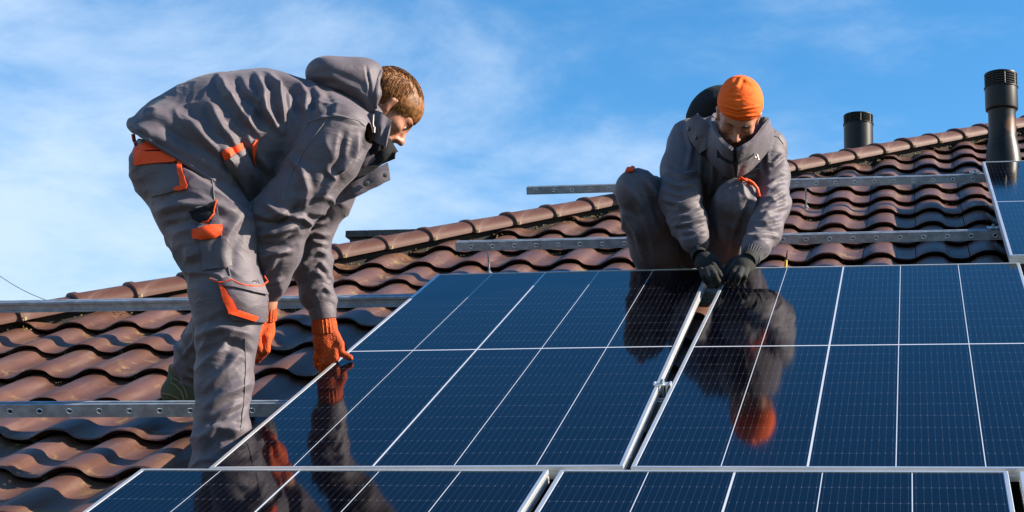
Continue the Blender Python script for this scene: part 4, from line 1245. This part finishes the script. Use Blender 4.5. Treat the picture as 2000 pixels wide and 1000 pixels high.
seam('stitching', jacket, [(592, 258), (602, 240), (628, 230), (660, 226), (700, 236), (716, 250)], .0017, M_THREAD, man1, .001)
seam('hem', jacket, [(254, 250), (300, 279), (350, 310), (400, 342), (440, 368), (482, 396)], .008, M_GREY, man1, -.001)
seam('red_lining', trousers, [(260, 262), (262, 274), (267, 283)], .006, M_RED, man1, .002, 5.0)
on_cloth('pocket_welt', jacket, [(434, 296), (470, 280), (474, 290), (442, 312)], M_ORANGE, man1, .004, .005, 8, 3)
on_cloth('pocket_welt', jacket, [(493, 282), (500, 272), (503, 274), (497, 322)], M_ORANGE, man1, .004, .005, 4, 6)
on_cloth('side_pocket', jacket, [(442, 314), (474, 290), (492, 330), (478, 372)], M_GREY, man1, .006, .006, 8, 8, bulge=.006)
# ================================================================ MAN SQUATTING BEHIND THE PANELS
def PN(x, y, n):
    """point on the plane n above the roof where photograph position x, y falls"""
    d = PX(x, y, 1.0)-CAMP; nv = W(0, 0, 1)
    return CAMP + d*((n-CAM_UVN[2])/d.dot(nv))
ray2 = (PX(1420, 400, 1)-CAMP); TOW = Vector((-ray2.x, -ray2.y, 0)).normalized(); RT = Vector((-TOW.y, TOW.x, 0))
if RT.dot(CAMR) < 0: RT = -RT
f1, f2 = PN(1292, 556, -.13), PN(1420, 560, -.13)
man2 = empty('person', (f1+f2)/2)
tag(man2, 'man squatting behind the panel gap in grey workwear, orange head cloth and black gloves', 'person')
p2 = math.radians(57)
hd2 = Frame(PX(1442, 224, 6.47), (TOW-RT*.10)*math.cos(p2) - UPV*math.sin(p2), UPV*math.cos(p2) + TOW*math.sin(p2) + RT*.13, .98)
shl, ell_, wrl = PX(1347, 280, 6.76), PX(1326, 388, 6.56), PN(1364, 492, .085)
shr, elr, wrr = PX(1498, 292, 6.72), PX(1512, 402, 6.54), PN(1467, 502, .082)
knl, knr = PX(1244, 372, 6.60), PX(1438, 394, 6.55)
hl, hr_ = PX(1350, 455, 7.12), PX(1415, 455, 7.12)
anl, anr = f1+UPV*.09, f2+UPV*.09
F = Field(); head_field(F, hd2)
F.chain([hd2((-.03, 0, -.06)), hd2((-.055, 0, -.13)), PX(1426, 285, 6.78)], [.058, .058, .075], k=.03)
F.chain([PX(1426, 285, 6.78), PX(1410, 370, 6.95), PX(1384, 445, 7.12)], [.11, .12, .13], k=.05, kin=.05)
F.chain([PX(1426, 285, 6.78), shl, ell_, wrl], [.06, .042, .034, .026], k=.04); F.chain([PX(1426, 285, 6.78), shr, elr, wrr], [.06, .040, .032, .026], k=.04)
F.chain([hl, knl, anl], [.09, .06, .04], k=.04); F.chain([hr_, knr, anr], [.09, .06, .04], k=.04)
F.cone(wrl, PN(1379, 513, .062), .0265, .02, .02); F.cone(wrr, PN(1452, 520, .06), .024, .02, .02)
F.cone(anl, anl+TOW*.10-UPV*.05, .04, .03, .02); F.cone(anr, anr+TOW*.10-UPV*.05, .04, .03, .02)
sculpt('body', F, [PX(1190, 300, 6.5), PX(1560, 600, 6.5), PX(1440, 130, 6.6), PX(1400, 450, 7.3), PX(1400, 560, 6.3)], .10, .006, M_SKIN, man2)
add_eyes(hd2, man2, down=1.3, lids=True)
# trousers
tf = Field()
tf.chain([hl, hr_], [.155, .155], k=.02)
tf.chain([hl, PX(1300, 412, 6.85), knl, PX(1258, 425, 6.66), PX(1277, 485, 6.76), PX(1292, 545, 6.90)], [.130, .115, .080, .088, .092, .088], k=.04, kin=.03)
tf.chain([hr_, PX(1425, 425, 6.85), knr, PX(1432, 440, 6.63), PX(1424, 495, 6.75), PX(1420, 548, 6.92)], [.130, .115, .083, .086, .084, .080], k=.03, kin=.03)
def tr2(v, n):
    d = folds(v, (0.2, 0, 1), 7, .009, 12, 1.5) + folds(v, (-.6, 0, 1), 14, .003, 14, 1.3)
    S = lambda p, h, w, **k: stroke(v, n, p, h, w, **k)
    d += S([(1215, 350), (1248, 395), (1272, 470), (1285, 520)], .010, .014); d += S([(1240, 335), (1270, 380), (1295, 450)], -.009, .012)
    d += S([(1262, 350), (1288, 400), (1310, 460)], .010, .011); d += S([(1210, 400), (1240, 450), (1258, 510)], .006, .012)
    d += S([(1405, 365), (1400, 410), (1410, 470)], .009, .012); d += S([(1430, 360), (1432, 400), (1420, 450)], -.005, .012)
    d += S([(1478, 380), (1462, 430), (1440, 480)], .011, .012); d += S([(1465, 400), (1445, 440), (1425, 500)], -.010, .010)
    d += S([(1470, 420), (1450, 455), (1440, 500)], .008, .009)
    return d*1.25
tr_2 = sculpt('trousers', tf, [PX(1190, 310, 6.5), PX(1560, 600, 6.5), PX(1400, 450, 7.35), PX(1400, 590, 6.3)], .08, .0052, M_GREY, man2, tr2)
# jacket
jf = Field()
jf.chain([PX(1392, 425, 7.05), PX(1405, 372, 6.88), PX(1420, 315, 6.74), PX(1428, 290, 6.72)], [.165, .165, .150, .135], k=.05, kin=.04, flat=(RT, 1.1))
jf.chain([PX(1352, 282, 6.76), PX(1425, 272, 6.74), PX(1496, 292, 6.73)], [.085, .095, .085], k=.05, kin=.04)
jf.chain([PX(1350, 274, 6.76), PX(1333, 330, 6.68), PX(1328, 388, 6.56), PX(1345, 435, 6.49), PX(1357, 468, 6.43), PN(1361, 480, .092)], [.090, .084, .080, .072, .050, .038], k=.028, kin=.03)
jf.chain([PX(1497, 290, 6.72), PX(1509, 345, 6.66), PX(1510, 400, 6.54), PX(1494, 450, 6.42), PX(1476, 482, 6.33), PN(1469, 494, .090)], [.078, .066, .064, .063, .050, .040], k=.022, kin=.03)
def jk2(v, n):
    d = folds(v, UPV + RT*.3, 7, .005, 22, 1.5) + folds(v, UPV - RT*.5, 15, .0015, 25, 1.5)
    S = lambda p, h, w, **k: stroke(v, n, p, h, w, **k)
    d += S([(1300, 330), (1330, 345), (1362, 335)], .011, .010); d += S([(1295, 360), (1325, 372), (1365, 365)], -.010, .010)
    d += S([(1298, 390), (1330, 400), (1368, 385)], .012, .010); d += S([(1305, 418), (1340, 412), (1372, 402)], -.009, .009)
    d += S([(1318, 440), (1348, 438), (1378, 425)], .011, .009); d += S([(1328, 462), (1352, 458), (1378, 448)], -.008, .008)
    d += S([(1340, 240), (1350, 290), (1342, 330)], .007, .010); d += S([(1370, 260), (1380, 310), (1375, 360), (1372, 400)], -.014, .012)
    d += S([(1395, 300), (1392, 350), (1385, 395)], .009, .010); d += S([(1420, 345), (1450, 338), (1482, 330)], .008, .008)
    d += S([(1500, 262), (1490, 300), (1494, 340)], -.011, .009); d += S([(1530, 300), (1510, 320), (1496, 322)], .008, .008)
    d += S([(1535, 345), (1515, 352), (1492, 372)], .009, .009); d += S([(1538, 375), (1515, 388), (1492, 398)], -.009, .008)
    d += S([(1538, 402), (1512, 412), (1486, 420)], .010, .009); d += S([(1530, 432), (1505, 438), (1478, 442)], -.008, .008)
    d += S([(1518, 462), (1495, 458), (1468, 462)], .008, .008)
    d += S([(1440, 320), (1470, 315), (1490, 300)], -.006, .008)
    return d*1.35
jk_2 = sculpt('jacket', jf, [PX(1290, 510, 6.28), PX(1550, 510, 6.28), PX(1290, 210, 6.5), PX(1560, 560, 6.5), PX(1400, 450, 7.3), PX(1400, 300, 6.35)], .09, .005, M_GREY, man2, jk2)
# collar standing round the face, the hood fallen open behind it
def ribbon(name, lo, hi, th, mat, par, n=26, m=6, out=.0):
    def samp(pl, t):
        k = t*(len(pl)-1); i = min(int(k), len(pl)-2); f = k-i; f0 = f
        p0, p1, p2_, p3 = pl[max(i-1, 0)], pl[i], pl[i+1], pl[min(i+2, len(pl)-1)]
        return [0.5*(2*p1[j]+(p2_[j]-p0[j])*f+(2*p0[j]-5*p1[j]+4*p2_[j]-p3[j])*f*f+(3*p1[j]-p0[j]-3*p2_[j]+p3[j])*f**3) for j in range(3)]
    P = []
    for i in range(m+1):
        row = []
        for j in range(n+1):
            a, b = samp(lo, j/n), samp(hi, j/n); k = i/m
            x, y, s = [a[q]*(1-k)+b[q]*k for q in range(3)]
            row.append(PX(x, y, s - out*math.sin(math.pi*k) + .004*math.sin(j*1.3+i)))
        P.append(row)
    return sheet(name, P, th, mat, par)
ribbon('collar', [(1445, 262, 6.84), (1378, 262, 6.74), (1382, 300, 6.60), (1412, 338, 6.56), (1436, 345, 6.545)],
       [(1440, 225, 6.80), (1398, 222, 6.66), (1395, 248, 6.50), (1412, 276, 6.34), (1430, 290, 6.30)], .014, M_GREY, man2, out=.02)
ribbon('collar', [(1445, 262, 6.84), (1508, 262, 6.74), (1500, 290, 6.62), (1465, 330, 6.58), (1438, 345, 6.55)],
       [(1440, 225, 6.80), (1496, 230, 6.68), (1492, 246, 6.48), (1470, 274, 6.34), (1440, 292, 6.305)], .014, M_GREY, man2, out=.02)
ribbon('collar_lining', [(1500, 255, 6.66), (1490, 285, 6.58), (1468, 315, 6.54)], [(1492, 228, 6.64), (1480, 262, 6.52), (1460, 290, 6.45)], .008, M_GREYD, man2, 12, 4)
ribbon('lapel', [(1340, 240, 6.66), (1349, 272, 6.62), (1368, 300, 6.60)], [(1362, 222, 6.62), (1385, 245, 6.57), (1392, 282, 6.56)], .010, M_GREY, man2, 12, 6, out=.015)
lp = [o for o in man2.children if o.name.startswith('lapel')][0]
BV[lp.name] = BVHTree.FromPolygons([tuple(x.co) for x in lp.data.vertices], [tuple(q.vertices) for q in lp.data.polygons])
for x, y in ((1345, 252), (1359, 269)): snap(lp, x, y, .008, M_SNAP, man2, 6.6)
hf = Field()
HM = fr(RT*-.35+TOW*.35+UPV*.9)
hf.ell(PX(1411, 240, 6.86), [.152, .135, .158], np.array([[RT.x, TOW.x, 0], [RT.y, TOW.y, 0], [0, 0, 1]]), 0)
hf.sub(lambda P: ellip(P, hd2((-.01, 0, .02)), [.122, .108, .118], hd2.M), .012)
hf.sub(lambda P: ellip(P, PX(1418, 222, 6.68), [.120, .12, .095], np.array([[RT.x, TOW.x, 0], [RT.y, TOW.y, 0], [0, 0, 1]])), .012)
hf.cut(PX(1400, 290, 6.86), Vector((0, 0, -1)), .02)
sculpt('hood', hf, [PX(1320, 150, 6.9), PX(1490, 290, 6.7), PX(1400, 220, 7.05)], .06, .005, M_GREYD, man2, lambda v, n: folds(v, UPV, 9, .003, 31))
ribbon('chin_shade', [(1400, 306, 6.42), (1437, 322, 6.38), (1472, 304, 6.42)], [(1404, 266, 6.47), (1438, 290, 6.375), (1472, 262, 6.47)], .008, M_GREYD, man2, 14, 5)  # dark sheet standing in for the black shade under the chin
# head cloth
cf = Field(); T = hd2
cf.ell(T((-.022, 0, .052)), [.106, .087, .089], T.M, 0)
cf.ell(T((.016, .0, .070)), [.078, .078, .062], T.M, .03)
cf.ell(T((-.03, -.012, .100)), [.060, .055, .036], T.M, .03)
cf.cut(T((.092, 0, .044)), (T((.092, 0, .044))-T((.092, 0, .144)))*1.0 + (T((1, 0, 0))-T((0, 0, 0)))*.018, .006)
def cap_d(v, n):
    q = np.stack([(v-V3(T.o))@V3(T.f), (v-V3(T.o))@V3(T.l), (v-V3(T.o))@V3(T.u)], 1)
    d = folds(v, T.u+T.l*.25, 12, .0032, 41, 1.3)*np.clip((.10-q[:, 2])*14, 0, 1) + folds(v, T.l*.3+T.f*.9, 8, .005, 43, 1.8)*np.clip((q[:, 2]-.07)*18, 0, 1)
    S = lambda p, h, w, **k: stroke(v, n, p, h, w, **k)
    d += S([(1448, 150), (1440, 168), (1418, 180)], .007, .007) + S([(1452, 152), (1470, 164), (1488, 168)], .005, .007) + S([(1405, 205), (1440, 215), (1485, 207)], .004, .004) + S([(1403, 218), (1440, 229), (1484, 224)], .004, .004) + S([(1412, 190), (1445, 192), (1470, 182)], -.005, .006)
    return d
M_ORCLOTH = cloth('orange_head_cloth', (0.95, 0.115, 0.0), .85, var=.05, sheen=0)
sculpt('head_cloth', cf, [T((-.15, -.11, -.03)), T((.11, .11, .17)), T((-.15, .11, .17)), T((.11, -.11, -.03))], .03, .003, M_ORCLOTH, man2, cap_d)
hh = Field(); hh.ell(T((-.018, 0, .030)), [.101, .0815, .088], T.M, 0); hh.cut(T((.058, 0, 0)), T.f, .004); hh.cut(T((0, 0, -.025)), -T.u, .004)
hh.sub(lambda P: ellip(P, T((.055, .07, -.045)), [.050, .05, .07], T.M), .004); hh.sub(lambda P: ellip(P, T((.055, -.07, -.045)), [.050, .05, .07], T.M), .004)
M_HAIRD = simple('dark_hair', (0.018, 0.011, 0.007), .6, bumpy=.6, bscale=200)
sculpt('hair', hh, [T((-.13, -.1, -.05)), T((.09, .1, .13))], .04, .004, M_HAIRD, man2)
for sgn in (1, -1):                     # eyebrows
    mb = MB(); mb.tube([T((.0985, .014*sgn, .018)), T((.0965, .028*sgn, .024)), T((.086, .045*sgn, .021))], [.0035, .004, .002], 6)
    o = mb.build('eyebrow', M_HAIRD, man2, smooth=True); settle(o, man2)
    mb = MB(); T1 = hd1; mb.tube([T1((.0985, .014*sgn, .018)), T1((.0965, .028*sgn, .024)), T1((.086, .045*sgn, .021))], [.003, .0035, .002], 6)
    o = mb.build('eyebrow', M_HAIR, man1, smooth=True); settle(o, man1)
# cuffs and gloves
cuff('sleeve_cuff', [PX(1358, 468, 6.43), PN(1363, 485, .088)], [.039, .036], M_CUFF, man2, 26, .0016)
cuff('sleeve_cuff', [PX(1476, 482, 6.33), PN(1466, 503, .080)], [.041, .036], M_CUFF, man2, 26, .0018)
g = Field()
pc = PN(1379, 512, .062)
Mh = Frame((0, 0, 0), (PN(1400, 548, .03)-PN(1366, 492, .085)), TOW*.8+UPV*.6-RT*.3).M
tn = .013
hand_field(g, PN(1366, 496, .082), pc, [.050, .040, .025], Mh,
  [[PN(1393, 518, .062), PN(1403, 532, .052), PN(1409, 543, .034), PN(1411, 552, tn)],
   [PN(1387, 523, .062), PN(1397, 539, .050), PN(1402, 549, .030), PN(1404, 557, tn)],
   [PN(1379, 527, .058), PN(1386, 543, .044), PN(1390, 551, .026), PN(1393, 558, tn)],
   [PN(1370, 527, .052), PN(1374, 541, .038), PN(1378, 549, .022), PN(1382, 554, tn)]],
  [PN(1387, 502, .060), PN(1400, 516, .052), PN(1410, 530, .040), PN(1414, 541, .022)], rf=.0112, wr=.0275)
g.cut(PN(1362, 491, .085), (PN(1361, 480, .09)-PN(1370, 500, .08)))
sculpt('glove', g, [PN(1335, 480, .10), PN(1425, 570, .0), PN(1400, 520, .09)], .03, .0028, M_GLOVE_B, man2, lambda v, n: folds(v, UPV+RT, 18, .0010, 5))
cuff('glove_cuff', [PN(1363, 491, .086), PN(1369, 503, .078)], [.030, .032], M_GLOVE_B, man2, 20, .001)
g = Field()
pc = PN(1451, 519, .060)
Mh = Frame((0, 0, 0), (PN(1425, 545, .03)-PN(1466, 502, .08)), TOW*.8+UPV*.6+RT*.3).M
hand_field(g, PN(1466, 504, .082), pc, [.047, .041, .025], Mh,
  [[PN(1435, 514, .060), PN(1426, 526, .050), PN(1420, 537, .034), PN(1417, 547, tn)],
   [PN(1440, 521, .060), PN(1433, 534, .048), PN(1429, 544, .030), PN(1427, 552, tn)],
   [PN(1448, 527, .056), PN(1443, 540, .044), PN(1440, 548, .026), PN(1438, 555, tn)],
   [PN(1458, 528, .050), PN(1455, 540, .038), PN(1452, 548, .022), PN(1450, 553, tn)]],
  [PN(1440, 507, .060), PN(1428, 513, .054), PN(1420, 523, .044), PN(1415, 534, .028)], rf=.0112, wr=.0275)
sculpt('glove', g, [PN(1400, 490, .10), PN(1490, 570, .0), PN(1440, 520, .09)], .03, .0028, M_GLOVE_B, man2, lambda v, n: folds(v, UPV-RT, 18, .0010, 6))
cuff('glove_cuff', [PN(1468, 500, .086), PN(1460, 510, .076)], [.030, .032], M_GLOVE_B, man2, 20, .001)
# shoes and trim
M_SHOE2 = simple('dark_red_leather', (0.20, 0.018, 0.008), .6, var=.2)
shoe('shoe', f1+UPV*.10, TOW*1.0-UPV*.25-RT*.1, man2, (M_SHOE2, M_SOLE)); shoe('shoe', f2+UPV*.10, TOW*1.0-UPV*.25+RT*.1, man2, (M_SHOE2, M_SOLE))
on_cloth('knee_tab', tr_2, [(1224, 340), (1231, 325), (1240, 328), (1238, 338)], M_ORANGE, man2, .012, .006, 4, 3, 6.6)
seam('piping', tr_2, [(1444, 352), (1456, 350), (1470, 357), (1479, 368), (1483, 384)], .0062, M_ORANGE, man2, .003, 6.5)
seam('piping', tr_2, [(1446, 350), (1458, 352), (1468, 360)], .0062, M_ORANGE, man2, .006, 6.5)
seam('stitching', jk_2, [(1356, 262), (1362, 300), (1366, 340)], .0018, M_THREAD, man2, .001, 6.6)
seam('zip', jk_2, [(1436, 335), (1434, 360), (1425, 400)], .003, M_BLK, man2, .002, 6.6)
seam('zip', jk_2, [(1411, 350), (1418, 328)], .0028, M_BRASS, man2, .002, 6.6)
seam('zip', jk_2, [(1424, 350), (1426, 328)], .0028, M_BRASS, man2, .002, 6.6)
seam('stitching', jk_2, [(1430, 333), (1455, 334), (1488, 328)], .0025, M_BRASS, man2, .001, 6.6)
seam('stitching', jk_2, [(1500, 262), (1520, 268), (1530, 282)], .0018, M_THREAD, man2, .001, 6.6)
for a in ((1466, 281), (1472, 285)):
    mb = MB(); q = PX(a[0], a[1], 6.50); mb.tube([q, q+Vector((.012, 0, -.03)), q+Vector((.020, 0, -.058))], .003, 6)
    o = mb.build('drawcord', M_BRASS, man2, smooth=True); settle(o, man2)
